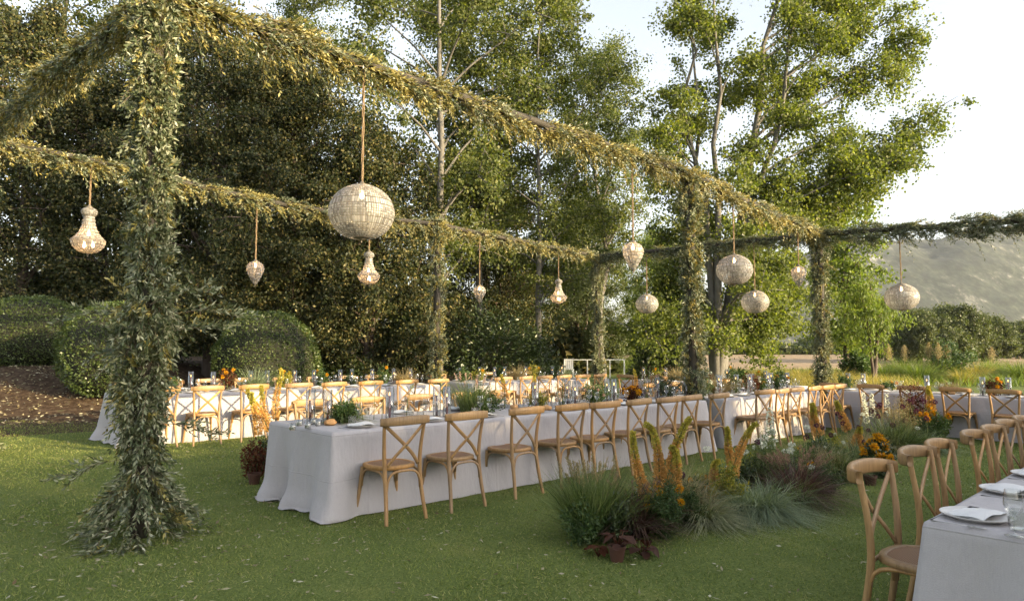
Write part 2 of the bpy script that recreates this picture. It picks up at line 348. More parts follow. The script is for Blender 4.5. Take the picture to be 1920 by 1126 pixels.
# ------------------------------------------------------------------ ground
def ground():
    a = np.concatenate([-np.geomspace(30, 1900, 26)[::-1], np.linspace(-29.5, 29.5, 119), np.geomspace(30, 1900, 26)])
    b = np.concatenate([-np.geomspace(30, 1900, 26)[::-1], np.linspace(-29.5, 59.5, 179), np.geomspace(60, 1900, 24)])
    X, Y = np.meshgrid(a, b); Z = gz(X, Y)
    Z = Z - .012 * (np.sin(X * 2.1 + 1) * np.sin(Y * 1.7)) * .4
    n, k = X.shape; V = np.stack([X, Y, Z], -1).reshape(-1, 3)
    i, j = np.meshgrid(np.arange(n - 1), np.arange(k - 1), indexing='ij'); q = (i * k + j).ravel()
    F = np.stack([q, q + 1, q + k + 1, q + k], 1)
    m, nn, b_, o_ = newmat('ground_surface')
    g = nn.nodes.new('ShaderNodeNewGeometry'); sp = nn.nodes.new('ShaderNodeSeparateXYZ'); nn.links.new(g.outputs['Position'], sp.inputs[0])
    f1 = noise(nn, 60, 6, 'World'); f2 = noise(nn, 1.3, 4, 'World'); f3 = noise(nn, 9, 5, 'World')
    lawn = ramp(nn, f1, [(.30, (.055, .078, .022)), (.5, (.115, .145, .042)), (.70, (.18, .205, .07))])
    lawn = mixc(nn, .8, lawn, ramp(nn, f2, [(.3, (.78, .84, .72)), (.55, (1.05, 1.05, 1.)), (.72, (1.45, 1.28, 1.25))]), 'MULTIPLY')
    mul = ramp(nn, f3, [(.3, (.03, .02, .013)), (.5, (.065, .042, .027)), (.62, (.11, .08, .055)), (.72, (.06, .075, .025))])
    field = ramp(nn, noise(nn, .4, 5, 'World'), [(.35, (.27, .19, .115)), (.65, (.37, .28, .18))])
    far = ramp(nn, noise(nn, .25, 5, 'World'), [(.35, (.1, .12, .035)), (.65, (.2, .18, .07))])
    wob = math_(nn, 'MULTIPLY', math_(nn, 'SUBTRACT', f2, .5), 2.2)
    # planting bank and woodland floor: y beyond 13.2 on the left, beyond the back table elsewhere
    e1 = math_(nn, 'ADD', math_(nn, 'SUBTRACT', math_(nn, 'SUBTRACT', sp.outputs[1], math_(nn, 'MULTIPLY', sp.outputs[0], .12)), 14.2), wob)
    left = math_(nn, 'LESS_THAN', math_(nn, 'ADD', sp.outputs[0], wob), -7.4)
    bank = math_(nn, 'MULTIPLY', math_(nn, 'GREATER_THAN', e1, 0), left)
    e2 = math_(nn, 'SUBTRACT', math_(nn, 'ADD', math_(nn, 'SUBTRACT', sp.outputs[1], math_(nn, 'MULTIPLY', sp.outputs[0], .95)), wob), 19.5)
    wood_f = math_(nn, 'MULTIPLY', math_(nn, 'GREATER_THAN', e2, 0), math_(nn, 'LESS_THAN', sp.outputs[0], 2.5))
    c = mixc(nn, math_(nn, 'MAXIMUM', bank, wood_f), lawn, mul)
    c = mixc(nn, math_(nn, 'GREATER_THAN', math_(nn, 'ADD', sp.outputs[1], wob), 38), c, far)
    c = mixc(nn, math_(nn, 'GREATER_THAN', math_(nn, 'ADD', sp.outputs[1], wob), 47), c, field)
    nn.links.new(c, b_.inputs['Base Color']); b_.inputs['Roughness'].default_value = .95; b_.inputs['Specular IOR Level'].default_value = .1
    bump(nn, b_, f1, .6, .02)
    struct(obj('ground', mesh_np('ground', V, F, True), m))
ground()
def hills():
    rng = np.random.default_rng(3)
    tab = rng.normal(size=(64, 64))
    def vn(x, y):
        i, j = np.floor(x).astype(int), np.floor(y).astype(int); f, g = x - i, y - j; f = f * f * (3 - 2 * f); g = g * g * (3 - 2 * g); T = lambda p, q: tab[p % 64, q % 64]
        return (T(i, j) * (1 - f) + T(i + 1, j) * f) * (1 - g) + (T(i, j + 1) * (1 - f) + T(i + 1, j + 1) * f) * g
    def fbm(x, y): return sum(vn(x * 2.03 ** q + 7 * q, y * 2.03 ** q + 3 * q) * .52 ** q for q in range(6))
    m, n, b, o = newmat('rocky_hillside')
    f = noise(n, .03, 9, 'World', (1, .22, .9), .72); f2 = noise(n, .005, 4, 'World'); f3 = noise(n, .14, 4, 'World', (1, .2, .9), .7)
    c = ramp(n, f, [(.40, (.014, .02, .012)), (.52, (.03, .037, .024)), (.57, (.05, .053, .042)), (.60, (.13, .128, .12)), (.68, (.22, .216, .205))])
    c = mixc(n, .8, c, ramp(n, f3, [(.40, (.22, .28, .2)), (.5, (.85, .88, .8)), (.62, (1.9, 1.85, 1.8))]), 'MULTIPLY')
    c = mixc(n, .7, c, ramp(n, f2, [(.35, (.6, .66, .55)), (.65, (1.3, 1.25, 1.2))]), 'MULTIPLY')
    n.links.new(c, b.inputs['Base Color']); b.inputs['Roughness'].default_value = .95; bump(n, b, f3, .3, 2.)
    a = np.linspace(120, 1850, 320); d = np.linspace(520, 1500, 150)
    X, Y = np.meshgrid(a, d)
    r = X / Y
    ridge = 188 + 26 * sstep(.60, .70, r) - 8 * sstep(.74, .85, r) + 6 * fbm(X * .006, Y * .001)
    ridge = ridge * sstep(.12, .5, r) 
    prof = sstep(800, 1180, Y) ** .75 - .35 * sstep(1200, 1500, Y)
    Z = -3 + ridge * prof + 3.5 * fbm(X * .02, Y * .02) * prof
    nn, k = X.shape; V = np.stack([X, Y, Z], -1).reshape(-1, 3)
    i, j = np.meshgrid(np.arange(nn - 1), np.arange(k - 1), indexing='ij'); q = (i * k + j).ravel()
    struct(obj('hill', mesh_np('hill', V, np.stack([q, q + 1, q + k + 1, q + k], 1), True), m))
hills()

# ------------------------------------------------------------------ trees
def gen_tree(seed, targets, base_r, leaf_n, leaf_l, leaf_w, cl_r=.42, sub=4, sub_len=1.1, start=.35, fork_h=1.5, stems=1, wander=.12, down=.12, lean=(0, 0)):
    """targets: crown points the limbs reach; returns (trunk mesh, V, F of leaves)"""
    rng = np.random.default_rng(seed); rnd = random.Random(seed); mb = MB(); cl = []
    T = [Vector(t) for t in targets]; top = max(t.z for t in T)
    st = []
    for s in range(stems):
        th = 6.28 * s / max(stems, 1) + rnd.random(); k = 0 if stems == 1 else 1
        e = Vector((math.cos(th) * k * top * .13 + lean[0] * top, math.sin(th) * k * top * .13 + lean[1] * top, top * (.92 if s == 0 else .75)))
        pts = []
        for i in range(9):
            t = i / 8; p = Vector((e.x * t ** 1.25, e.y * t ** 1.25, e.z * t))
            p += Vector((rnd.uniform(-1, 1), rnd.uniform(-1, 1), 0)) * wander * t * top * .12
            pts.append(p)
        R = [base_r * (1.0 if s == 0 else .7) * (1.25 if i == 0 else 1) * (1 - .9 * (i / 8) ** .9) + .012 for i in range(9)]
        mb.tube(pts, R, 8); st.append((pts, R))
    for q, t in enumerate(T):
        pts, R = min(st, key=lambda s: min((Vector((t.x, t.y, 0)) - Vector((p.x, p.y, 0))).length for p in s[0][3:]) + rnd.random())
        hz = max(fork_h, t.z - (Vector((t.x, t.y, 0)) - Vector((pts[5].x, pts[5].y, 0))).length * rnd.uniform(.45, .95))
        k = min(7.9, max(.3, hz / max(.1, pts[-1].z) * 8)); i = int(k); fr = k - i
        p0 = pts[i].lerp(pts[i + 1], fr); r0 = min(R[i] * .5, base_r * .3)
        mid = p0.lerp(t, .5) + Vector((rnd.uniform(-.3, .3), rnd.uniform(-.3, .3), rnd.uniform(.0, .5)))
        path = [p0, p0.lerp(mid, .5) + Vector((0, 0, .1)), mid, mid.lerp(t, .55) + Vector((rnd.uniform(-.2, .2),) * 3), t]
        mb.tube(path, [r0, r0 * .75, r0 * .5, r0 * .3, .008], 6, False)
        ln = (t - p0).length
        for s in range(int(sub * max(1, ln / 2.5))):
            f = start + (1 - start) * (s + rnd.random()) / (sub * max(1, ln / 2.5))
            kk = f * 4; ii = min(3, int(kk)); b0 = path[ii].lerp(path[ii + 1], kk - ii)
            d = Vector((rnd.gauss(0, 1), rnd.gauss(0, 1), rnd.gauss(.15, .7))).normalized() * sub_len * rnd.uniform(.45, 1.15)
            b1 = b0 + d; mb.tube([b0, b0.lerp(b1, .5) + Vector((0, 0, .06)), b1], [.022, .014, .005], 4, False)
            for g in (.35, .65, 1.):
                cl.append(b0.lerp(b1, g) + Vector((rnd.gauss(0, .12), rnd.gauss(0, .12), rnd.gauss(0, .12))))
        cl.append(t)
    C = np.array([tuple(c) for c in cl]); n = len(C) * leaf_n
    ci = rng.integers(0, len(C), n); off = rng.normal(size=(n, 3)) * cl_r * rng.uniform(.35, 1.25, (len(C), 1))[ci] * .5
    P = C[ci] + off * np.array([1, 1, .8]); D = rng.normal(size=(n, 3)) + np.array([0, 0, -down * 6])
    s = rng.uniform(.65, 1.2, n)
    V, F = leaves(P, D, leaf_l * s, leaf_w * s, rng)
    return sharp(mb.mesh('trunk'), 60), V, F
def crown_targets(seed, n, h0, h1, r, shape='egg', center=(0, 0)):
    rnd = random.Random(seed); out = []
    for i in range(n):
        t = (i + rnd.random()) / n; h = h0 + (h1 - h0) * t
        k = {'egg': math.sin(math.pi * (.12 + .80 * t)) ** .7, 'cone': 1.05 - .8 * t, 'broad': math.sqrt(max(0, 1 - (1.75 * (t - .42)) ** 2)) if abs(t - .42) < .57 else .2}[shape]
        a = i * 2.399 + rnd.uniform(-.4, .4); rr = r * k * rnd.uniform(.55, 1.05)
        out.append((center[0] + rr * math.cos(a), center[1] + rr * math.sin(a), h))
    return out
def tree_obj(name, label, cat_, trunk_me, crown_me, bark, leaf, loc, rz=0, s=1., group=None):
    t = thing(name, label, cat_, loc, rz, group, s)
    obj('trunk', trunk_me, bark, t); obj('crown', crown_me, leaf, t); return t
TREES = {}
def variant(key, *a, **k):
    t, V, F = gen_tree(*a, **k); TREES[key] = (t, mesh_np('crown_' + key, V, F))
variant('poplar_a', 11, crown_targets(1, 34, 3.8, 15.5, 3.0, 'egg'), .17, 72, .092, .078, cl_r=.5, sub=6)
variant('poplar_b', 12, crown_targets(2, 30, 5.0, 15, 2.7, 'egg'), .15, 72, .092, .078, cl_r=.5, sub=6, wander=.5)
variant('oak_a', 13, crown_targets(3, 46, 1.2, 11.5, 3.1, 'broad'), .2, 95, .105, .066, cl_r=.5, sub=6, fork_h=.8)
variant('oak_b', 14, crown_targets(4, 42, .8, 9.0, 2.9, 'broad'), .18, 95, .105, .066, cl_r=.5, sub=6, fork_h=.6, stems=2)
variant('poplar_c', 15, [(x, abs(y) + .5, z) if abs(x) < .9 and y < .3 else (x, y, z) for x, y, z in crown_targets(6, 34, 4.0, 15.5, 3.1, 'egg')], .13, 70, .092, .078, cl_r=.5, sub=6, start=.5, wander=.06)
TL = {'poplar_c': ('bark_grey', 'poplar'), 'poplar_a': ('bark_grey', 'poplar'), 'poplar_b': ('bark_grey', 'poplar'), 'oak_a': ('bark_dark', 'oak'), 'oak_b': ('bark_dark', 'oak')}
def plant_tree(key, name, label, x_px, depth, s=1., rz=None, leaf=None, group=None, cat_='tree'):
    X, Y = pdir(x_px, depth); t, c = TREES[key]
    b, l = TL[key]; c2 = c
    if leaf: c2 = TREES.setdefault((key, leaf), (t, c.copy()))[1]; c2.materials.clear()
    return tree_obj(name, label, cat_, t, c2, M[b], M[leaf or l], (X, Y, G(X, Y) - .05), rz if rz is not None else (x_px * .37) % 6.28, s, group)
plant_tree('poplar_c', 'poplar_tree', 'tall poplar with straight pale grey trunk rising behind the big crystal globe', 822, 20.5, 1.12, .1)
plant_tree('poplar_c', 'poplar_tree', 'slender poplar with curving pale trunk behind the middle of the back garland', 1010, 23, .95, -.5)
plant_tree('poplar_b', 'poplar_tree', 'poplar with leaning pale trunk between the straight poplar and the slender one', 900, 25, 1.05, 4.0)
plant_tree('poplar_a', 'poplar_tree', 'tall poplar behind the flared olive post', 330, 23, 1.1, 3.1)
plant_tree('poplar_a', 'poplar_tree', 'tall poplar at the bark bank end of the wood, sky showing through its top', 90, 24, 1.15, 5.1)
plant_tree('oak_a', 'evergreen_tree', 'dense evergreen tree behind the two clipped shrubs on the bank', 40, 20, .92, .4)
plant_tree('oak_a', 'evergreen_tree', 'dense evergreen tree between the flared olive post and the teardrop lantern', 395, 19.5, .86, 2.0)
plant_tree('oak_a', 'evergreen_tree', 'sunlit dense evergreen tree behind the round clipped shrub and teardrop lantern', 545, 20.5, .88, 4.2)
plant_tree('oak_b', 'evergreen_tree', 'low dense evergreen tree behind the big crystal globe', 690, 20.5, .92, 1.3)
plant_tree('oak_b', 'evergreen_tree', 'low dense evergreen tree behind the chandelier nearest the flared olive post', 215, 21, 1.0, 3.3)
plant_tree('oak_a', 'evergreen_tree', 'dense evergreen tree deep in the wood beyond the teardrop lantern', 470, 28, 1.05, 5.7)
plant_tree('oak_b', 'evergreen_tree', 'evergreen tree deep in the wood beyond the leaning poplar', 930, 31, 1.05, 2.4)
plant_tree('oak_b', 'evergreen_tree', 'evergreen tree deep in the wood beyond the far corner post', 1090, 40, 1.1, .6, 'faroak')
plant_tree('poplar_b', 'poplar_tree', 'tall poplar deep in the wood beyond the far corner post', 1130, 31, 1.05, 5.2)
plant_tree('poplar_a', 'poplar_tree', 'tall poplar deep in the wood beyond the round clipped shrub', 560, 30, 1.1, 2.9)
plant_tree('oak_b', 'evergreen_tree', 'sunlit tree beyond the white railing', 1230, 44, 1.0, 4.4, 'lime')
plant_tree('oak_b', 'evergreen_tree', 'small sunlit tree beyond the railing by the far corner post', 1075, 52, .9, 1.2, 'lime')

# the big many-stemmed poplar on the right, limbs reaching its outline against the sky
def big_poplar():
    D = 21.0; X0, Y0 = pdir(1342, D); z0 = G(X0, Y0)
    rnd = random.Random(5); tg = []
    edge = [(1640, 5), (1685, 30), (1730, 75), (1712, 110), (1750, 212), (1715, 245), (1725, 275), (1690, 300), (1660, 355), (1600, 385), (1540, 395), (1480, 400), (1560, 340), (1610, 300)]
    inner = [(1560, 60), (1500, 20), (1440, 90), (1520, 160), (1570, 230), (1480, 240), (1400, 180), (1350, 60), (1290, 40), (1270, 150), (1310, 250), (1380, 300), (1440, 340), (1250, 250), (1230, 330), (1290, 400), (1350, 420), (1420, 420),
             (1520, -60), (1600, -50), (1430, -80), (1340, -90), (1650, -40), (1280, -60), (1500, -150), (1400, -180), (1585, -130), (1240, 450), (1230, 560), (1270, 600), (1205, 620), (1420, 470), (1450, 560), (1480, 620), (1400, 640), (1500, 500), (1250, 510), (1440, 640), (1500, 560)]
    for (x, y) in edge:
        p = pd(x, y, D + rnd.uniform(-1.2, .8)); tg.append((p.x - X0, p.y - Y0, p.z - z0))
    for (x, y) in inner:
        for k in range(2):
            p = pd(x + rnd.uniform(-25, 25), y + rnd.uniform(-25, 25), D + rnd.uniform(-2.4, 2.4)); tg.append((p.x - X0, p.y - Y0, p.z - z0))
    t, V, F = gen_tree(21, tg, .2, 80, .092, .078, cl_r=.46, sub=6, sub_len=.9, start=.45, fork_h=2.2, stems=5, wander=.25, lean=(.06, 0))
    tree_obj('poplar_tree', 'big many-stemmed poplar with airy crown standing against the open sky', 'tree', t, mesh_np('crown', V, F), M['bark_grey'], M['poplar_sunlit_tone'], (X0, Y0, z0 - .05))
big_poplar()
def bright_tree():
    D = 30; X0, Y0 = pdir(1585, D); z0 = G(X0, Y0)
    tg = crown_targets(9, 26, 1.6, 8.0, 1.9, 'egg')
    t, V, F = gen_tree(31, tg, .14, 40, .14, .11, cl_r=.5, sub=4)
    tree_obj('young_poplar', 'bright green young poplar behind the corner garlanded post', 'tree', t, mesh_np('crown', V, F), M['bark_dark'], M['lime'], (X0, Y0, z0 - .05))
    D = 27; X0, Y0 = pdir(1634, D); z0 = G(X0, Y0); rnd = random.Random(8)
    tg = []
    for (x, y) in [(1560, 560), (1590, 575), (1625, 545), (1660, 560), (1650, 600), (1600, 600), (1575, 625), (1640, 580), (1665, 620), (1610, 555), (1590, 545), (1680, 605), (1655, 628)]:
        p = pd(x, y, D + rnd.uniform(-.8, .8)); tg.append((p.x - X0, p.y - Y0, p.z - z0))
    t, V, F = gen_tree(32, tg, .09, 34, .16, .045, cl_r=.42, sub=4, sub_len=.7, fork_h=1.4, stems=2, down=.3)
    tree_obj('ash_tree', 'small spreading light green tree with thin forked trunk beyond the end table', 'tree', t, mesh_np('crown', V, F), M['bark_dark'], M['lime'], (X0, Y0, z0 - .05))
    # field trees
    t, V, F = gen_tree(33, crown_targets(15, 44, 1.2, 5.6, 3.6, 'broad'), .3, 70, .22, .15, cl_r=.62, sub=7, fork_h=.9, stems=2)
    cm = mesh_np('crown_field', V, F)
    for i, (x, d, s, r, lab) in enumerate([(1722, 62, .80, .3, 'dark spreading orchard tree behind the pampas clump, nearest the thin forked trunk'), (1785, 66, .9, 1.7, 'tallest rounded orchard tree in the dry field'), (1842, 70, .78, 3.9, 'rounded orchard tree in the dry field between the tall one and the lone trunk'), (1905, 84, .75, 5.2, 'smaller orchard tree farther back in the dry field, under the hill'), (1660, 75, .75, 2.2, 'orchard tree half hidden by the small light green tree'), (1955, 90, .8, 1.1, 'last orchard tree at the hill end of the dry field'), (1870, 100, .75, .2, 'orchard tree in the hedge line at the back of the dry field'), (1770, 105, .8, 2.7, 'orchard tree at the back of the field behind the tall rounded one')]):
        X, Y = pdir(x, d); tree_obj('orchard_tree', lab, 'tree', t, cm, M['bark_dark'], M['faroak'], (X, Y, G(X, Y) - .1), r, s, 'orchard trees in the dry field')
bright_tree()
def woodland():
    rng = np.random.default_rng(44); n = 52000
    X = rng.uniform(-44, 6, n); Y = rng.uniform(38, 48, n); Z = rng.uniform(0, 1, n) ** 1.2 * (6.0 + 1.5 * np.sin(X * .5) + 1.2 * np.sin(X * 1.3 + 1))
    Z = np.where(X > 1.5, Z * .35, Z)
    V, F = leaves(np.stack([X, Y, Z], 1), rng.normal(size=(n, 3)), rng.uniform(.3, .55, n), rng.uniform(.22, .36, n), rng)
    o = obj('woodland', mesh_np('woodland', V, F), M['oak']); tag(o, 'dark mass of woodland behind the single trees', 'woodland', None, 'stuff')
    # wood and hedge line beyond the railing and the dry field
    n = 26000; X = rng.uniform(2, 120, n); Y = 118 + rng.uniform(0, 10, n) + .05 * X; Z = rng.uniform(0, 1, n) * (2.6 + .9 * np.sin(X * .35) + .6 * np.sin(X * .9 + 2))
    V, F = leaves(np.stack([X, Y, Z - .3], 1), rng.normal(size=(n, 3)), rng.uniform(.5, .9, n), rng.uniform(.4, .6, n), rng)
    o = obj('far_hedgerow', mesh_np('far_hedgerow', V, F), M['faroak']); tag(o, 'far hedgerow at the foot of the hill', 'hedgerow', None, 'stuff')
woodland()
# unseen trees and hedge added towards the sun to shade lawn and wood
def shade_trees():
    W = lambda t, w_: (t * .88 + w_ * .475, -t * .475 + w_ * .88)
    for i, (t, w_, key, s, rz, lab) in enumerate([(15.5, 2.3, 'oak_b', .86, .5, 'tall unseen evergreen set to shade the lawn, beside the hedge on its sunny side'), (15.5, -3, 'oak_b', .95, 3.0, 'tall unseen evergreen set to shade the lawn, at the hedge end away from the meadow')]):
        X, Y = W(t, w_); tt, c = TREES[key]; b, l = TL[key]
        tree_obj('evergreen_tree', lab, 'tree', tt, c, M[b], M[l], (X, Y, G(X, Y) - .05), rz, s)
    tt, V, F = gen_tree(51, crown_targets(18, 26, 10.6, 17, 1.7, 'egg'), .16, 60, .13, .1, cl_r=.55, sub=5, fork_h=8.5)  # slim poplars added out of view to darken the wood
    cm = mesh_np('crown_tall', V, F)
    for w_, lab in ((10.1, 'tall slim unseen poplar added to darken the wood, behind the hedge opposite the back table'), (12.1, 'tall slim unseen poplar added to darken the wood, behind the hedge towards the meadow')):
        X, Y = W(17.5, w_); tree_obj('poplar_tree', lab, 'tree', tt, cm, M['bark_grey'], M['poplar'], (X, Y, -.1), w_)
    rng = np.random.default_rng(9); c = W(14, 7); rz = math.atan2(.88, .475)
    h = thing('shade_hedge', 'long tall unseen hedge added to shade the lawn, lower towards the meadow', 'hedge', (c[0], c[1], -.15), rz)  # added hedge, its height stepped to set where the shade falls
    top = lambda x: np.interp(x, [-6, 3.8, 5.2, 12], [4.95, 4.85, 3.1, 2.9]) + .16 * np.sin(x * 2.3) + .12 * np.sin(x * 5.1 + 1)
    n = 20000; x = rng.uniform(-14, 15, n); f = rng.uniform(0, 1, n); side = rng.integers(0, 3, n); tp = top(x)
    z = np.where(side == 2, tp + rng.normal(size=n) * .12, f * tp); y = np.where(side == 2, rng.uniform(-.55, .55, n), np.where(side == 0, -.55, .55) + rng.normal(size=n) * .07)
    V, F = leaves(np.stack([x, y, z], 1), rng.normal(size=(n, 3)) + np.array([0, 0, .5]), rng.uniform(.1, .2, n), .09, rng); obj('foliage', mesh_np('foliage', V, F), M['oak'], h)
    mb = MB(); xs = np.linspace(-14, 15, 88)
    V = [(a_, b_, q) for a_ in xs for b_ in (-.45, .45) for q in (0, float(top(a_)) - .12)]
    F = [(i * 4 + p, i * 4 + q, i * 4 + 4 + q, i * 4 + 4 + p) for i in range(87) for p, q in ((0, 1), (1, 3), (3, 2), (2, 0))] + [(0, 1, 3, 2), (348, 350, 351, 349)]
    mb.add(V, F); obj('inner_core', mb.mesh('inner_core', False), M['core'], h)  # solid core added so no sun passes through the hedge
shade_trees()

# ------------------------------------------------------------------ shrubs
def ball_shrub(name, label, c, rad, hgt, n, leaf, L=.055, W=.034, core=True, group=None, rough=.06, seed=0, zc=.45, parts=True):
    rng = np.random.default_rng(seed + 100)
    t = thing(name, label, 'shrub', (c[0], c[1], G(*c) - .04), 0, group)
    d = norm(rng.normal(size=(n, 3))); lump = 1 + rough * (np.sin(d[:, 0] * 7 + seed) * np.sin(d[:, 1] * 6) + .6 * np.sin(d[:, 2] * 11 + d[:, 0] * 9))
    k = (1 - rng.exponential(.035, n)) * lump + np.where(rng.uniform(size=n) < .03, rng.uniform(0, .07, n), 0)
    P = d * k[:, None] * np.array([rad, rad, hgt / 2]); P[:, 2] += hgt * zc; ok = P[:, 2] > .02; P = P[ok]; d = d[ok]
    D = d * .55 + rng.normal(size=d.shape) * .55 + np.array([0, 0, .25])
    s = rng.uniform(.7, 1.25, len(P)); V, F = leaves(P, D, L * s, W * s, rng)
    obj('foliage', mesh_np('foliage', V, F), M[leaf], t)
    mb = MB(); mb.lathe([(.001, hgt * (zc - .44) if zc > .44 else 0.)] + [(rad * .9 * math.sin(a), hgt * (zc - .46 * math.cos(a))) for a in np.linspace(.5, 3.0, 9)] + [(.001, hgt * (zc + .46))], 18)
    obj('inner_core', mb.mesh('inner_core'), M['core'], t)
    return t
ball_shrub('clipped_shrub', 'round clipped shrub lit by the sun behind the back table', pdir(500, 17.6), 1.30, 2.62, 16000, 'topiary', seed=1, rough=.045)
ball_shrub('clipped_shrub', 'wide clipped shrub on the bark mulch bank, farthest from the tables', pdir(62, 17.8), 1.28, 2.0, 14000, 'topiary', seed=2, rough=.05, zc=.42)
ball_shrub('clipped_shrub', 'dark clipped shrub half behind the flared olive post', pdir(215, 15.4), 1.12, 2.2, 13000, 'topiary', seed=3, rough=.05)
def loose_shrub(label, x_px, depth, rad, hgt, n, seed, leaf='shrub', L=.11, W=.05, group=None, z=0):
    rng = np.random.default_rng(seed + 500); X, Y = pdir(x_px, depth)
    t = thing('leafy_shrub', label, 'shrub', (X, Y, G(X, Y) - .04), 0, group)
    nc = max(14, int(n / 160)); cd = norm(rng.normal(size=(nc, 3))); cd[:, 2] = np.abs(cd[:, 2]) * 1.3 - .25
    C = cd * rng.uniform(.45, .95, (nc, 1)) * np.array([rad, rad, hgt * .55]) + np.array([0, 0, hgt * .42])
    ci = rng.integers(0, nc, n); o = rng.normal(size=(n, 3)) * rad * .17
    P = C[ci] + o; P[:, 2] = np.maximum(P[:, 2], .03 + rng.uniform(0, .2, n))
    D = norm(cd[ci]) * .8 + rng.normal(size=(n, 3)) * .6; s = rng.uniform(.7, 1.3, n)
    V, F = leaves(P, D, L * s, W * s, rng); obj('foliage', mesh_np('foliage', V, F), M[leaf], t)
    mb = MB()
    for i in range(0, nc, max(1, nc // 14)):
        e = Vector(C[i]); mb.tube([(0, 0, 0), (e.x * .35, e.y * .35, e.z * .55), tuple(e)], [.035, .022, .006], 5)
    obj('stem', mb.mesh('stem'), M['bark_dark'], t); return t
loose_shrub('big dark glossy-leaved shrub behind the back table, beyond the garlanded post', 925, 21.5, 1.75, 2.9, 9500, 1)
loose_shrub('smaller dark glossy-leaved shrub behind the garlanded post in the back row', 775, 21.5, 1.25, 3.0, 6500, 2)
loose_shrub('deep green shrub beside the big dark one, below the empire chandelier', 1000, 23.5, 1.0, 2.0, 4200, 3)
loose_shrub('low dark shrub behind the end of the back table, below the globe', 1235, 22, .95, 1.6, 4600, 4)
loose_shrub('low dark shrub behind the back table between the round shrub and the post', 655, 20, .95, 1.4, 4200, 5)
loose_shrub('low shrub in the shade beside the round clipped shrub', 610, 22, 1.0, 1.9, 4200, 6)
loose_shrub('dark understorey shrub under the evergreens behind the flared olive post', 330, 20, 1.2, 2.0, 4600, 7)
loose_shrub('small leafy shrub with red flowers beside the pampas clump', 1780, 33, 1.0, 2.0, 2600, 8, 'fern', .13, .06)
loose_shrub('rounded shrub beside the thin forked trunk', 1600, 29, .75, 1.3, 2400, 9, 'fern', .13, .06)
loose_shrub('green shrub at the foot of the big many-stemmed poplar', 1365, 24, .7, .9, 2200, 10, 'fern', .12, .05)
loose_shrub('grey-green shrub in front of the far hedgerow beyond the railing', 1000, 42, 2.2, 2.6, 3500, 11, 'faroak', .2, .12)

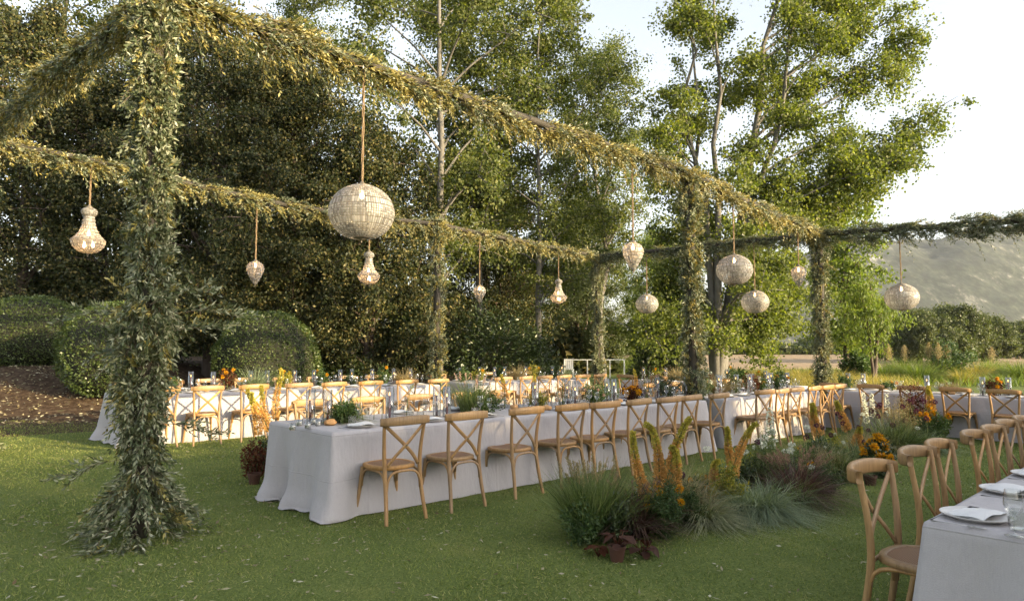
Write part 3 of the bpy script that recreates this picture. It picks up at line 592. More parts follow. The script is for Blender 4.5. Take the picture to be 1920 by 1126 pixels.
# ------------------------------------------------------------------ meadow grasses beyond the tables
def tuft_arrays(rng, n, r, L, Wd, spread=.5, droop=.4, seg=3, Lvar=.35, chaos=.16):
    a = rng.uniform(0, 6.283, n); q = np.sqrt(rng.uniform(0, 1, n)) * r
    base = np.stack([q * np.cos(a), q * np.sin(a), np.zeros(n)], 1)
    d = np.stack([np.cos(a), np.sin(a), np.zeros(n)], 1) * (spread * (q / max(r, 1e-6)))[:, None] + np.array([0, 0, 1.]) + rng.normal(size=(n, 3)) * chaos
    return blades(rng, base, d, L * rng.uniform(1 - Lvar, 1 + Lvar * .5, n), Wd * rng.uniform(.7, 1.3, n), droop * rng.uniform(.3, 1.6, n), seg)
def meadow():
    for i, (x, d, r, L, mt, n, lab) in enumerate([(1690, 33, .95, 1.5, 'reed', 900, 'large fresh green pampas grass clump beyond the end table'), (1752, 33, .95, 1.5, 'reed', 900, 'large fresh green pampas grass clump with most plumes, beside the red-flowered shrub'), (1850, 37, 1.0, 1.35, 'reed', 700, 'green grass clump below the lone plume in the dry field'), (1912, 31, .9, 1.4, 'reed', 700, 'green grass clump at the end of the flower border'), (1800, 29, .7, .9, 'meadow', 500, 'low yellowing grass clump beside the red-flowered shrub'), (1658, 31, .9, 1.2, 'reed', 700, 'green grass clump beside the thin forked trunk'), (1722, 30, .9, 1.25, 'reed', 800, 'green grass clump between the two pampas clumps'), (1828, 33, .9, 1.1, 'meadow', 600, 'golden grass clump beside the lone-plume clump'), (1880, 34, .9, 1.2, 'reed', 600, 'green grass clump between the lone plume and the border end'), (1560, 28, .8, 1.0, 'meadow', 600, 'golden grass clump behind the corner post, by the young poplar'), (1500, 27, .8, 1.0, 'meadow', 600, 'golden grass clump behind the corner post, by the big poplar'), (1440, 26, .8, .95, 'meadow', 600, 'golden grass clump beside the foot of the big poplar'), (1945, 32, .9, 1.3, 'reed', 600, 'green grass clump past the end of the border')]):
        X, Y = pdir(x, d); rng = np.random.default_rng(700 + i)
        t = thing('pampas_grass', lab, 'grass clump', (X, Y, G(X, Y) - .02))
        V, F = tuft_arrays(rng, n, r * .45, L, .025, .6, .55); obj('blades', mesh_np('blades', V, F), M[mt], t)
        if i in (0, 1, 2):
            for k in range((2, 4, 1)[i]):
                a = rng.uniform(0, 6.28); b = Vector((math.cos(a) * .35, math.sin(a) * .35, 0)); h = L * rng.uniform(.85, 1.05)
                mb = MB(); e = Vector((b.x * 1.8, b.y * 1.8, h)); mb.tube([tuple(b), (b.x * 1.4, b.y * 1.4, h * .6), tuple(e)], [.012, .01, .008], 5)
                o = obj('plume', mb.mesh('plume_stem'), M['g_straw'], t)
                m = 420; tt = rng.uniform(0, 1, m); P = np.array(tuple(e)) + np.stack([rng.normal(size=m) * .085 * np.sin(math.pi * (.15 + .8 * tt)), rng.normal(size=m) * .085 * np.sin(math.pi * (.15 + .8 * tt)), tt * .75 - .42], 1)
                V, F = leaves(P, rng.normal(size=(m, 3)) * .5 + np.array([0, 0, 1.]), .09, .02, rng); obj('plume_hair', mesh_np('plume_hair', V, F), M['g_straw'], o)
    rng = np.random.default_rng(77)
    def band(name, label, x0, x1, y0, y1, n, L, W, mt, dr=.3):
        X = rng.uniform(x0, x1, n); Y = rng.uniform(y0, y1, n); b = np.stack([X, Y, gz(X, Y)], 1)
        d = rng.normal(size=(n, 3)) * .22 + np.array([0, 0, 1.])
        V, F = blades(rng, b, d, L * rng.uniform(.5, 1.2, n), W, dr, 2)
        tag(obj(name, mesh_np(name, V, F), M[mt]), label, 'grass', None, 'stuff')
    band('meadow_grass', 'golden dry meadow grass around the foot of the big poplar', 7, 14.6, 24, 33, 9000, .75, .022, 'meadow')
    band('meadow_grass', 'yellow-green meadow grass below the orchard trees', 14, 30, 27, 39, 9000, .6, .025, 'reed')
    band('reed_bed', 'fresh green reeds beyond the white railing', 0, 9, 40, 46, 5200, 1.3, .04, 'reed')
meadow()

# ------------------------------------------------------------------ olive-clad pergola
def sprigs(rng, base, d, L, k, leaf_l=.072, leaf_w=.0165, droop=.25, start=.12):
    """n sprigs with k leaves in pairs; returns leaf quads and stem quads"""
    n = len(base); d = norm(d); L = np.broadcast_to(L, n)
    t = start + (1 - start) * (np.arange(k) + .5) / k
    T = np.broadcast_to(t, (n, k)) + rng.normal(size=(n, k)) * .02
    P = base[:, None] + d[:, None] * (L[:, None] * T)[..., None]
    P[..., 2] -= droop * L[:, None] * T ** 2
    s = norm(np.cross(d, norm(rng.normal(size=(n, 3))))); s2 = np.cross(d, s)
    ph = np.arange(k)[None] * 3.1416 + (np.arange(k)[None] // 2) * 1.5708 + rng.normal(size=(n, k)) * .35
    side = s[:, None] * np.cos(ph)[..., None] + s2[:, None] * np.sin(ph)[..., None]
    dd = d[:, None] * .85 + side * .62; dd[..., 2] -= droop * T * .7
    sz = rng.uniform(.7, 1.2, n * k) * np.tile(1 - .35 * t, n)
    lv = leaves(P.reshape(-1, 3), dd.reshape(-1, 3), leaf_l * sz, leaf_w * rng.uniform(.8, 1.25, n * k), rng, .12)
    e = base + d * (L * .97)[:, None]; e[:, 2] -= droop * L * .94
    mid = base + d * (L * .5)[:, None]; mid[:, 2] -= droop * L * .25
    w_ = s * .0022; V = np.stack([base - w_ * 1.6, base + w_ * 1.6, mid + w_, mid - w_, e + w_ * .4, e - w_ * .4], 1).reshape(-1, 3)
    i = np.arange(n)[:, None] * 6; F = np.concatenate([i + np.array([[0, 1, 2, 3]]), i + np.array([[3, 2, 4, 5]])])
    return lv, (V, F)
def path_pts(path, n, rng):
    path = np.array(path, float); seg = np.linalg.norm(np.diff(path, axis=0), axis=1); cum = np.concatenate([[0], np.cumsum(seg)])
    s = rng.uniform(0, cum[-1], n); i = np.clip(np.searchsorted(cum, s) - 1, 0, len(seg) - 1); f = ((s - cum[i]) / seg[i])[:, None]
    return path[i] * (1 - f) + path[i + 1] * f, norm(path[i + 1] - path[i]), s / cum[-1], cum[-1]
pergola = thing('olive_pergola', 'tall open pergola of posts and beams wrapped in olive branches over the tables', 'pergola', (*XY(8, 8), 0))
O = pergola.location
def clad(parent, parts):
    for nm, arr, mt in parts:
        V, F = cat(arr); obj(nm, mesh_np(nm, V, F), M[mt], parent)
def smooth_path(pts, n=6):
    out = []; pts = [Vector(p) for p in pts]; N = len(pts)
    for i in range(N - 1):
        a, b, c, d = pts[max(i - 1, 0)], pts[i], pts[i + 1], pts[min(i + 2, N - 1)]
        for k in range(n):
            t = k / n; out.append(.5 * ((2 * b) + (c - a) * t + (2 * a - 5 * b + 4 * c - d) * t * t + (3 * b - a - 3 * c + d) * t ** 3))
    return out + [pts[-1]]
def beam(pts, per_m, seed, rad=.105, bias=1., dry=.35, tails=1.):  # dry: share of dry, sun-gold leaves, higher on the sunlit beams
    rng = np.random.default_rng(seed)
    path = smooth_path([Vector((*XY(u, v), z)) - O for u, v, z in pts])
    mb = MB(); mb.tube(path, .05, 6); b = obj('beam', mb.mesh('beam'), M['post'], pergola)
    Ltot = sum((path[i + 1] - path[i]).length for i in range(len(path) - 1))
    n = int(per_m * Ltot); nb = max(6, int(n / 13)); bp, bT, bs, _ = path_pts([tuple(p) for p in path], nb, rng); bi = rng.integers(0, nb, n)
    P, T, s, _ = path_pts([tuple(p) for p in path], n, rng); tight = rng.uniform(size=n) < .72; jit = rng.normal(size=(n, 1)) * .05
    P = np.where(tight[:, None], bp[bi] + bT[bi] * jit, P); T = np.where(tight[:, None], bT[bi], T); s = np.where(tight, bs[bi], s)
    a = np.where(tight, rng.uniform(0, 6.283, nb)[bi] + rng.normal(size=n) * .5, rng.uniform(0, 6.283, n)); up = np.array([0, 0, 1.]); sd = norm(np.cross(T, up)); nu = np.cross(sd, T)
    R = sd * np.cos(a)[:, None] + nu * np.sin(a)[:, None]
    lump = 1 + .42 * np.sin(s * Ltot * 3.1 + seed) + .36 * np.sin(s * Ltot * 7.3)
    base = P + R * (rad * lump * rng.uniform(.25, 1., n))[:, None]; base[:, 2] -= .02
    dirn = np.where(rng.uniform(size=n) < .5 + .42 * bias, 1., -1.)[:, None]
    D = T * dirn * .95 + R * .42 + rng.normal(size=(n, 3)) * .22 + np.array([0, 0, -.12])
    L = rng.uniform(.13, .29, n) * rng.uniform(.65, 1.45, nb)[bi]
    far = rng.uniform(size=n) < .055 * tails; D[far] = T[far] * dirn[far] * .5 + R[far] * .3 + np.array([0, 0, -.9]); L[far] *= 1.15
    isd = rng.uniform(size=n) < dry
    lv1, st1 = sprigs(rng, base[~isd], D[~isd], L[~isd], 16); lv2, st2 = sprigs(rng, base[isd], D[isd], L[isd], 16)
    clad(b, [('olive_leaves', [lv1], 'olive'), ('dry_sunlit_olive_leaves', [lv2], 'olive_dry_sunlit'), ('twigs', [st1, st2], 'twig')])
def post(u, v, z1, per_m, seed, rad=lambda t: .15, ls_=.78, flare=.0, dry=.15, lift=.5, k=16, extra=()):
    rng = np.random.default_rng(seed); c = P3(u, v) - O; H_ = z1 - (c.z)
    mb = MB(); mb.tube([(c.x, c.y, c.z), (c.x, c.y, z1)], .07, 8); b = obj('post', mb.mesh('post'), M['post'], pergola)
    n = int(per_m * H_ * .85); nb = max(8, int(n / 14)); bt = rng.uniform(0, 1, nb); ba = rng.uniform(0, 6.283, nb); bi = rng.integers(0, nb, n)
    t = np.clip(bt[bi] + rng.normal(size=n) * .022, 0, 1); a = ba[bi] + rng.normal(size=n) * .38; loose = rng.uniform(size=n) < .3; t = np.where(loose, rng.uniform(0, 1, n), t); blen = rng.uniform(.6, 1.35, nb)[bi]; bup = rng.uniform(size=nb) < lift
    R = np.stack([np.cos(a), np.sin(a), np.zeros(n)], 1); rr = np.array([rad(x) for x in t]) * (1 + .22 * np.sin(a * 3 + t * 9 + seed) + .15 * np.sin(t * 23))
    base = np.array(tuple(c)) + R * (rr * rng.uniform(.3, 1., n))[:, None]; base[:, 2] += t * H_
    tang = np.stack([-np.sin(a), np.cos(a), np.zeros(n)], 1) * rng.normal(size=(n, 1)) * .35
    updn = np.where(bup[bi], .75, -.7)
    D = R * .36 + tang + rng.normal(size=(n, 3)) * .2; D[:, 2] += updn
    L = rng.uniform(.15, .30, n) * ls_ * blen
    if flare:
        low = t < .12; f = (1 - t / .12).clip(0, 1)
        base[low] += (R * (flare * .55 * f ** 1.3)[:, None])[low]; D[low] = R[low] * (.5 + .8 * f[low])[:, None] + np.array([0, 0, -.55]) * (1 - .55 * f[low])[:, None] + rng.normal(size=(low.sum(), 3)) * .22
        L[low] *= 1.15
    base[:, 2] = np.maximum(base[:, 2], c.z + .03)
    isd = rng.uniform(size=n) < dry
    ls = []; ss = []
    for i, (bh, az, ln, el) in enumerate(extra):                     # long loose branches
        d = Vector((math.cos(az), math.sin(az), el)).normalized(); p0 = np.array([[c.x + .1 * d.x, c.y + .1 * d.y, c.z + bh]])
        lv, st = sprigs(rng, p0, np.array([tuple(d)]), np.array([ln]), 34, .07, .016, .35, .25); ls.append(lv); ss.append(st)
        for q in range(7):
            f = .3 + .1 * q; pb = p0 + np.array([tuple(d)]) * ln * f; pb[:, 2] -= .35 * ln * f * f
            lv, st = sprigs(rng, pb, np.array([tuple(d)]) + rng.normal(size=(1, 3)) * .45, np.array([ln * .38]), 14, .07, .016, .35); ls.append(lv); ss.append(st)
    lv1, st1 = sprigs(rng, base[~isd], D[~isd], L[~isd], k); lv2, st2 = sprigs(rng, base[isd], D[isd], L[isd], k)
    V, F = cat([lv1, lv2] + ls); lo = c.z + .004
    fix = lambda a_: (np.column_stack([a_[0][:, :2], np.maximum(a_[0][:, 2], lo)]), a_[1])
    clad(b, [('olive_leaves', [fix(lv1)] + [fix(x) for x in ls], 'olive'), ('dry_sunlit_olive_leaves', [fix(lv2)], 'olive_dry_sunlit'), ('twigs', [fix(st1), fix(st2)] + [fix(x) for x in ss], 'twig')])
def rad1(t):
    return float(np.interp(t, [0, .1, .16, .25, .36, .5, .62, .8, 1.0], [.18, .135, .10, .11, .175, .10, .07, .075, .13]))
post(1.68, 6.03, 4.42, 640, 1, rad1, .78, .30, .10, .5, 18, extra=[(1.75, .15, .7, .35), (1.6, .3, .55, .45), (1.95, .05, .5, .3), (1.75, 3.2, .5, .35), (1.45, 2.9, .45, .3), (.62, 3.3, .5, .0), (.9, -.05, .5, .1)])
post(9.5, 5.80, 4.28, 330, 2, lambda t: .125, .78, 0, .2)
post(15.0, 6.0, 3.95, 300, 3, lambda t: .125, .78, .15, .1)
post(9.3, 12.1, 4.22, 260, 4, lambda t: .125, .78, 0, .35)
post(14.85, 12.05, 4.02, 240, 5, lambda t: .125, .78, .1, .1)
post(1.15, 12.1, 4.42, 240, 6, lambda t: .125, .78, .2, .3)
post(15.05, -.6, 3.86, 160, 7, lambda t: .125, .78, .1, .1)
beam([(1.55, 6.05, 4.46), (3.6, 6.0, 4.40), (5.6, 5.95, 4.36), (7.6, 5.88, 4.31), (9.5, 5.82, 4.27)], 190, 11, .088, .9, .6, 1.8)
beam([(9.4, 5.82, 4.28), (11.6, 5.9, 4.12), (13.3, 5.95, 4.02), (15.1, 6.0, 3.93)], 155, 12, .088, .9, .6, 1.4)
beam([(1.66, 5.95, 4.45), (1.5, 8.0, 4.44), (1.3, 10.0, 4.43), (1.15, 12.2, 4.43)], 190, 13, .10, .8, .5, 2.2)
beam([(1.05, 12.1, 4.44), (2.5, 12.1, 4.38), (5.2, 12.05, 4.16), (7.2, 12.05, 4.15), (9.3, 12.1, 4.22)], 140, 14, .092, .8, .6)
beam([(9.2, 12.1, 4.22), (11.5, 12.05, 4.12), (14.95, 12.05, 4.01)], 130, 15, .09, .8, .55)
beam([(14.98, 12.15, 4.02), (15.0, 10.2, 3.98), (15.0, 8, 3.95), (15.0, 6, 3.93)], 190, 16, .11, .7, .06)
beam([(15.0, 6.1, 3.93), (15.0, 4.4, 3.84), (15.05, 2.4, 3.76), (15.05, .8, 3.78), (15.05, -.7, 3.86)], 240, 17, .125, .7, .06)

# ------------------------------------------------------------------ tables and cloths
TH = .75
def table_frame(u0, u1, v0, v1, label, h=TH):
    c = P3((u0 + u1) / 2, (v0 + v1) / 2); t = thing('trestle_table', label, 'table', tuple(c), RZU, 'cloth-covered trestle tables')
    du, dv = (u1 - u0) / 2, (v1 - v0) / 2; gzl = lambda lu: G(*XY((u0 + u1) / 2 + lu, (v0 + v1) / 2)) - c.z
    # local: +y = +u, +x = -v
    mb = MB(); V = []
    for lx in (-dv + .03, dv - .03):
        for ly in (-du + .03, du - .03):
            for z in (h - .045, h - .012): V.append((lx, ly, z + gzl(ly)))
    mb.add(V, [(0,1,3,2),(4,6,7,5),(0,4,5,1),(2,3,7,6),(0,2,6,4),(1,5,7,3)]); obj('tabletop', mb.mesh('tabletop', False), M['wood'], t)
    for lx in (-dv + .12, dv - .12):
        for ly in (-du + .15, du - .15):
            m2 = MB(); m2.tube([(lx, ly, gzl(ly)), (lx, ly, h - .046 + gzl(ly))], .022, 8); obj('leg', m2.mesh('leg'), M['post'], t)
def cloth(u0, u1, v0, v1, label, seed, h=TH, flare=.05, puddle=(0, 0, 0, 0), corner=.13):
    """draped cloth: flat top, rounded edge, folds growing towards the hem. puddle: extra length on sides u0, v0, u1, v1"""
    rng = np.random.default_rng(seed); lu, lv = u1 - u0, v1 - v0; step = .028; cr = .03
    per = []                                                          # (point, outward, side, distance to the nearest corner)
    for side in range(4):
        ln = lv if side in (0, 2) else lu; n = int(ln / step)
        for i in range(n):
            s = i / n * ln; dc = min(s, ln - s)
            p, o = {0: ((u0, v1 - s), (-1, 0)), 1: ((u0 + s, v0), (0, -1)), 2: ((u1, v0 + s), (1, 0)), 3: ((u1 - s, v1), (0, 1))}[side]
            per.append((p, o, side, dc, s))
    N = len(per); p = np.array([q[0] for q in per]); o = np.array([q[1] for q in per], float); dc = np.array([q[3] for q in per]); side = np.array([q[2] for q in per])
    k = 9; oo = o.copy()                                             # round the outward directions at the corners
    for j in range(-k, k + 1): oo = oo + np.roll(o, j, 0)
    oo = norm(oo); S = np.arange(N) * step
    rings = []
    for f in (0., .5, 1.): # edge
        rings.append(np.column_stack([p - oo * cr * (1 - math.sin(f * math.pi / 2)), np.full(N, h + .004 - cr * (1 - math.cos(f * math.pi / 2)))]))
    nz = 22; fold = np.zeros(N)
    for q in range(7):
        wl = rng.uniform(.16, .62); fold += rng.uniform(.4, 1) * np.sin(S * 2 * math.pi / wl + rng.uniform(0, 6.28) + 1.5 * np.sin(S * 1.1 + q)) * (wl / .5)
    fold /= 3.2; loc = .55 + .45 * np.sin(S * 1.3 + seed); pud = np.array(puddle)[side]
    cw = np.exp(-(dc / .17) ** 2)
    for i in range(1, nz + 1):
        t = i / nz; z = (h + .004 - cr) * (1 - t) + .010 * t
        fl = np.where(p[:, 1] > (v0 + v1) / 2, .25, 1.) if seed == 40 else 1.
        off = (.02 + .02 * fl) * t + fold * loc * (np.array([.115, .052, .10, .052])[side]) * t ** 1.3 * (1 - .55 * cw) + corner * fl * cw * t ** 1.15 * (1 + .2 * np.sin(S * 9)) - .045 * np.exp(-((dc - .27) / .10) ** 2) * t
        off = off + pud * (sstep(.72, 1., t)) * (1 + .35 * np.sin(S * 11 + 2 * np.sin(S * 3.))) + pud * .25 * fold * t
        zz = z + pud * .10 * np.exp(-((t - .93) / .05) ** 2) * (.6 + .7 * np.sin(S * 23 + seed))
        sl = oo[:, [1, 0]] * np.array([1, -1]) * (fold * .02 * t)[:, None]
        rings.append(np.column_stack([p + oo * off[:, None] + sl, np.broadcast_to(zz, N)]))
    if max(puddle) > 0:
        off2 = off + pud * .22 * (1 + .5 * np.sin(S * 17)); rings.append(np.column_stack([p + oo * off2[:, None], .006 + .02 * (pud > 0) * (1 + np.sin(S * 29)) * .5]))
    R = len(rings); V = np.concatenate(rings)
    i = np.arange(N); F = np.concatenate([np.stack([r * N + i, (r + 1) * N + i, (r + 1) * N + (i + 1) % N, r * N + (i + 1) % N], 1) for r in range(R - 1)])
    X = V[:, 0] * SA - V[:, 1] * CA; Y = V[:, 0] * CA + V[:, 1] * SA
    gu = -.010 * np.clip(V[:, 0] - 3, 0, 12)
    V3 = np.column_stack([X, Y, np.maximum(V[:, 2], .006) + gu])
    nt_ = int(lu / .25) + 1; us = np.linspace(u0 + cr, u1 - cr, nt_); T = []   # top strip
    for uu in us:
        for vv in (v0 + cr, v1 - cr): x, y = XY(uu, vv); T.append((x, y, h + .004 - .010 * min(12, max(0, uu - 3))))
    T = np.array(T); j = np.arange(nt_ - 1) * 2 + len(V3); FT = np.stack([j, j + 2, j + 3, j + 1], 1)
    Vall = np.concatenate([V3, T]); Fall = np.concatenate([F, FT])
    c = P3((u0 + u1) / 2, (v0 + v1) / 2); Vall = Vall - np.array(tuple(c))
    me = mesh_np('tablecloth', Vall, Fall, True)
    ob = obj('tablecloth', me, M['linen'], None, tuple(c)); tag(ob, label, 'tablecloth', 'grey linen tablecloths')
TBL = {  # key: (u0, u1, v0, v1, height, phrase)
 'mid': (3.04, 9.27, 5.44, 6.70, TH, 'the middle table'),
 'mid2': (9.74, 13.35, 5.42, 6.66, TH, 'the short middle table'),
 'back': (2.95, 8.85, 11.40, 12.65, TH, 'the back table'),
 'back2': (9.72, 13.7, 11.40, 12.65, TH, 'the short back table'),
 'end': (14.05, 15.3, -.45, 5.55, TH - .02, 'the cross table at the meadow'),
 'end2': (14.2, 15.4, 6.5, 10.75, TH - .02, 'the cross table behind the short middle table'),
 'side': (3.42, 9.4, -.42, .96, TH, 'the table across the flower bed')}
for i, (k, (u0, u1, v0, v1, h, ph)) in enumerate(TBL.items()):
    table_frame(u0, u1, v0, v1, 'trestle table hidden under the linen of ' + ph, h)
    cloth(u0, u1, v0, v1, 'floor-length pale grey linen cloth over ' + ph, 40 + i, h, .045, {'mid': (.045, 0, 0, 0), 'back': (.05, 0, 0, 0)}.get(k, (0, 0, 0, 0)), .13 if k == 'mid' else .10)

# ------------------------------------------------------------------ cross-back chairs
def make_chair():
    t = thing('cross_back_chair', 'x', 'chair')
    # local: sitter looks towards +y
    n = 40; seat = []
    def outline(k, s=1.):
        a = 2 * math.pi * k / n; c, s_ = math.cos(a), math.sin(a)
        x = .215 * math.copysign(abs(c) ** .72, c); y = .205 * math.copysign(abs(s_) ** .72, s_)
        x *= 1 + .10 * (y / .205) * .9; return x * s, y * s
    mb = MB(); V = []
    for s_, z in ((.93, .438), (1., .443), (1.0, .466), (.985, .474), (.84, .476), (.82, .470)):
        V += [(*outline(k, s_), z) for k in range(n)]
    F = [(r * n + k, r * n + (k + 1) % n, (r + 1) * n + (k + 1) % n, (r + 1) * n + k) for r in range(5) for k in range(n)] + [tuple(range(n - 1, -1, -1))]
    mb.add(V, F); seat = obj('seat', mb.mesh('seat'), M['wood'], t)
    mb = MB(); mb.add([(*outline(k, .83), .4705) for k in range(n)] + [(*outline(k, .4), .477) for k in range(n)] + [(0, 0, .478)],
                      [(k, (k + 1) % n, n + (k + 1) % n, n + k) for k in range(n)] + [(n + k, n + (k + 1) % n, 2 * n) for k in range(n)])
    obj('cane_panel', mb.mesh('cane_panel'), M['cane'], seat)
    for s in (-1, 1):
        P = smooth_path([(s * .205, -.275, 0), (s * .186, -.232, .22), (s * .181, -.200, .44), (s * .190, -.202, .62), (s * .205, -.224, .80), (s * .208, -.236, .878)], 4)
        mb = MB(); mb.tube(P, [.0160 + .003 * math.sin(math.pi * min(1, i / 14)) for i in range(len(P))], 10, True, 1.0); obj('back_post', sharp(mb.mesh('back_post'), 50), M['wood'], t)
        P = smooth_path([(s * .215, .225, 0), (s * .195, .19, .22), (s * .178, .165, .44)], 4)
        mb = MB(); mb.tube(P, [.0145 + .0006 * i for i in range(len(P))], 10); obj('front_leg', sharp(mb.mesh('front_leg'), 50), M['wood'], t)
    # bent top rail behind the posts
    mb = MB(); V = []; m = 15
    for i in range(m):
        f = -1 + 2 * i / (m - 1); x = .242 * math.sin(f * 1.32) / math.sin(1.32); y = -.243 - .075 * math.cos(f * 1.5) + (.03 if abs(f) > .95 else 0)
        hh = .039 * (1 - .18 * f * f); zc = .862 + .012 * (1 - f * f); th = .0155
        nx, ny = math.sin(f * .95) * .45, -1
        l = math.hypot(nx, ny); nx /= l; ny /= l
        for (a, b) in ((-1, -.75), (-.6, -1), (.6, -1), (1, -.75), (1, .75), (.6, 1), (-.6, 1), (-1, .75)):
            V.append((x + nx * th * a, y + ny * th * a, zc + hh * b))
    F = [(i * 8 + k, i * 8 + (k + 1) % 8, (i + 1) * 8 + (k + 1) % 8, (i + 1) * 8 + k) for i in range(m - 1) for k in range(8)] + [tuple(range(8)), tuple((m - 1) * 8 + k for k in range(7, -1, -1))]
    mb.add(V, F); obj('top_rail', mb.mesh('top_rail'), M['wood'], t)
    for s in (-1, 1):
        P = smooth_path([(s * -.203, -.238, .835), (s * -.09, -.242 + s * .004, .735), (0, -.242 + s * .008, .655), (s * .09, -.226, .565), (s * .160, -.203, .478)], 4)
        mb = MB(); mb.tube(P, .0068, 8, True, 2.5, (0, 1, .3)); obj('cross_bar', mb.mesh('cross_bar'), M['wood'], t)
    mb = MB(); mb.tube([(0, -.258, .655), (0, -.266, .655)], .008, 8); obj('bolt', mb.mesh('bolt'), M['brass'], t)
    def arch(a, b, name='bent_brace'):
        a, b = Vector(a), Vector(b); top = .432; P = []
        for i in range(13):
            f = i / 12; k = 1 - abs(2 * f - 1) ** 3.2
            q = a.lerp(b, f); q.z = a.z + (top - a.z) * k
            w_ = .5 - .5 * math.cos(math.pi * f); q.x = a.x + (b.x - a.x) * w_; q.y = a.y + (b.y - a.y) * w_; P.append(q)
        mb = MB(); mb.tube(P, .011, 8); obj(name, mb.mesh(name), M['wood'], t)
    arch((-.172, -.222, .27), (.172, -.222, .27)); arch((-.178, .178, .27), (.178, .178, .27))
    for s in (-1, 1): arch((s * .186, -.212, .27), (s * .186, .168, .27))
    return t
chair0 = make_chair(); _used = [0]
rndc = random.Random(4)
def place_chair(u, v, rz, label, group, jit=4.):
    if not _used[0]: c = chair0; _used[0] = 1
    else: c = copy_tree(chair0)
    c['label'] = label; c['group'] = group
    c.location = P3(u, v); c.rotation_euler = (0, 0, rz + math.radians(rndc.uniform(-jit, jit)))
    return c
def row(us, v, rz, phrase, grp, swap=False, jit=4.):
    for i, u in enumerate(us):
        a, b = (v, u) if swap else (u, v)
        place_chair(a + rndc.uniform(-.02, .02), b + rndc.uniform(-.02, .02), rz, 'cross-back wooden chair, ' + ORD[i] + ' ' + phrase, grp, jit)
row([3.51, 4.21, 5.0, 5.74, 6.3, 6.95, 7.58, 8.14, 8.82], 5.245, RZV, 'from the draped corner, flower-bed side of middle table', 'chairs along the middle table, flower-bed side')
row([10.22, 10.72, 11.3, 11.98, 12.56, 13.15], 5.215, RZV, 'from the garlanded post, flower-bed side of short middle table', 'chairs along the short middle table, flower-bed side', jit=9)
row([3.75, 4.5, 5.25, 5.98, 6.7, 7.42, 8.15, 8.75], 6.93, RZV + math.pi, 'from the draped end, far side of middle table', 'chairs along the middle table, far side')
row([10.3, 11.0, 11.7, 12.4, 13.0], 6.9, RZV + math.pi, 'from the garlanded post, far side of short middle table', 'chairs along the short middle table, far side')
row([3.32, 3.95, 4.68, 5.45, 6.12, 6.88, 7.66, 8.44], 11.14, RZV, 'from the olive post, lawn side of back table', 'chairs along the back table, lawn side')
row([10.2, 10.9, 11.52, 12.2, 12.88, 13.5], 11.14, RZV, 'from the garlanded post, lawn side of short back table', 'chairs along the short back table, lawn side')
row([3.4, 4.1, 4.8, 5.5, 6.25, 7.0, 7.7, 8.4], 12.93, RZV + math.pi, 'from the draped end, wood side of back table', 'chairs along the back table, wood side')
row([10.2, 11.0, 11.8, 12.6, 13.3], 12.93, RZV + math.pi, 'from the garlanded post, wood side of short back table', 'chairs along the short back table, wood side')
row([5.25, 4.57, 3.88, 3.21, 2.51, 1.8, 1.1], 13.82, RZU, 'from the corner post, lawn side of cross table at meadow', 'chairs along the cross table, lawn side', True)
row([10.3, 9.3, 8.3, 7.4], 13.95, RZU, 'from the open end, cross table behind short middle table', 'chairs along the hidden cross table', True)
row([3.88, 4.70, 5.24, 6.07, 6.6, 7.23, 7.85], 1.07, RZV + math.pi, 'from the open end, table across the flower bed', 'chairs along the table across the flower bed', jit=3)

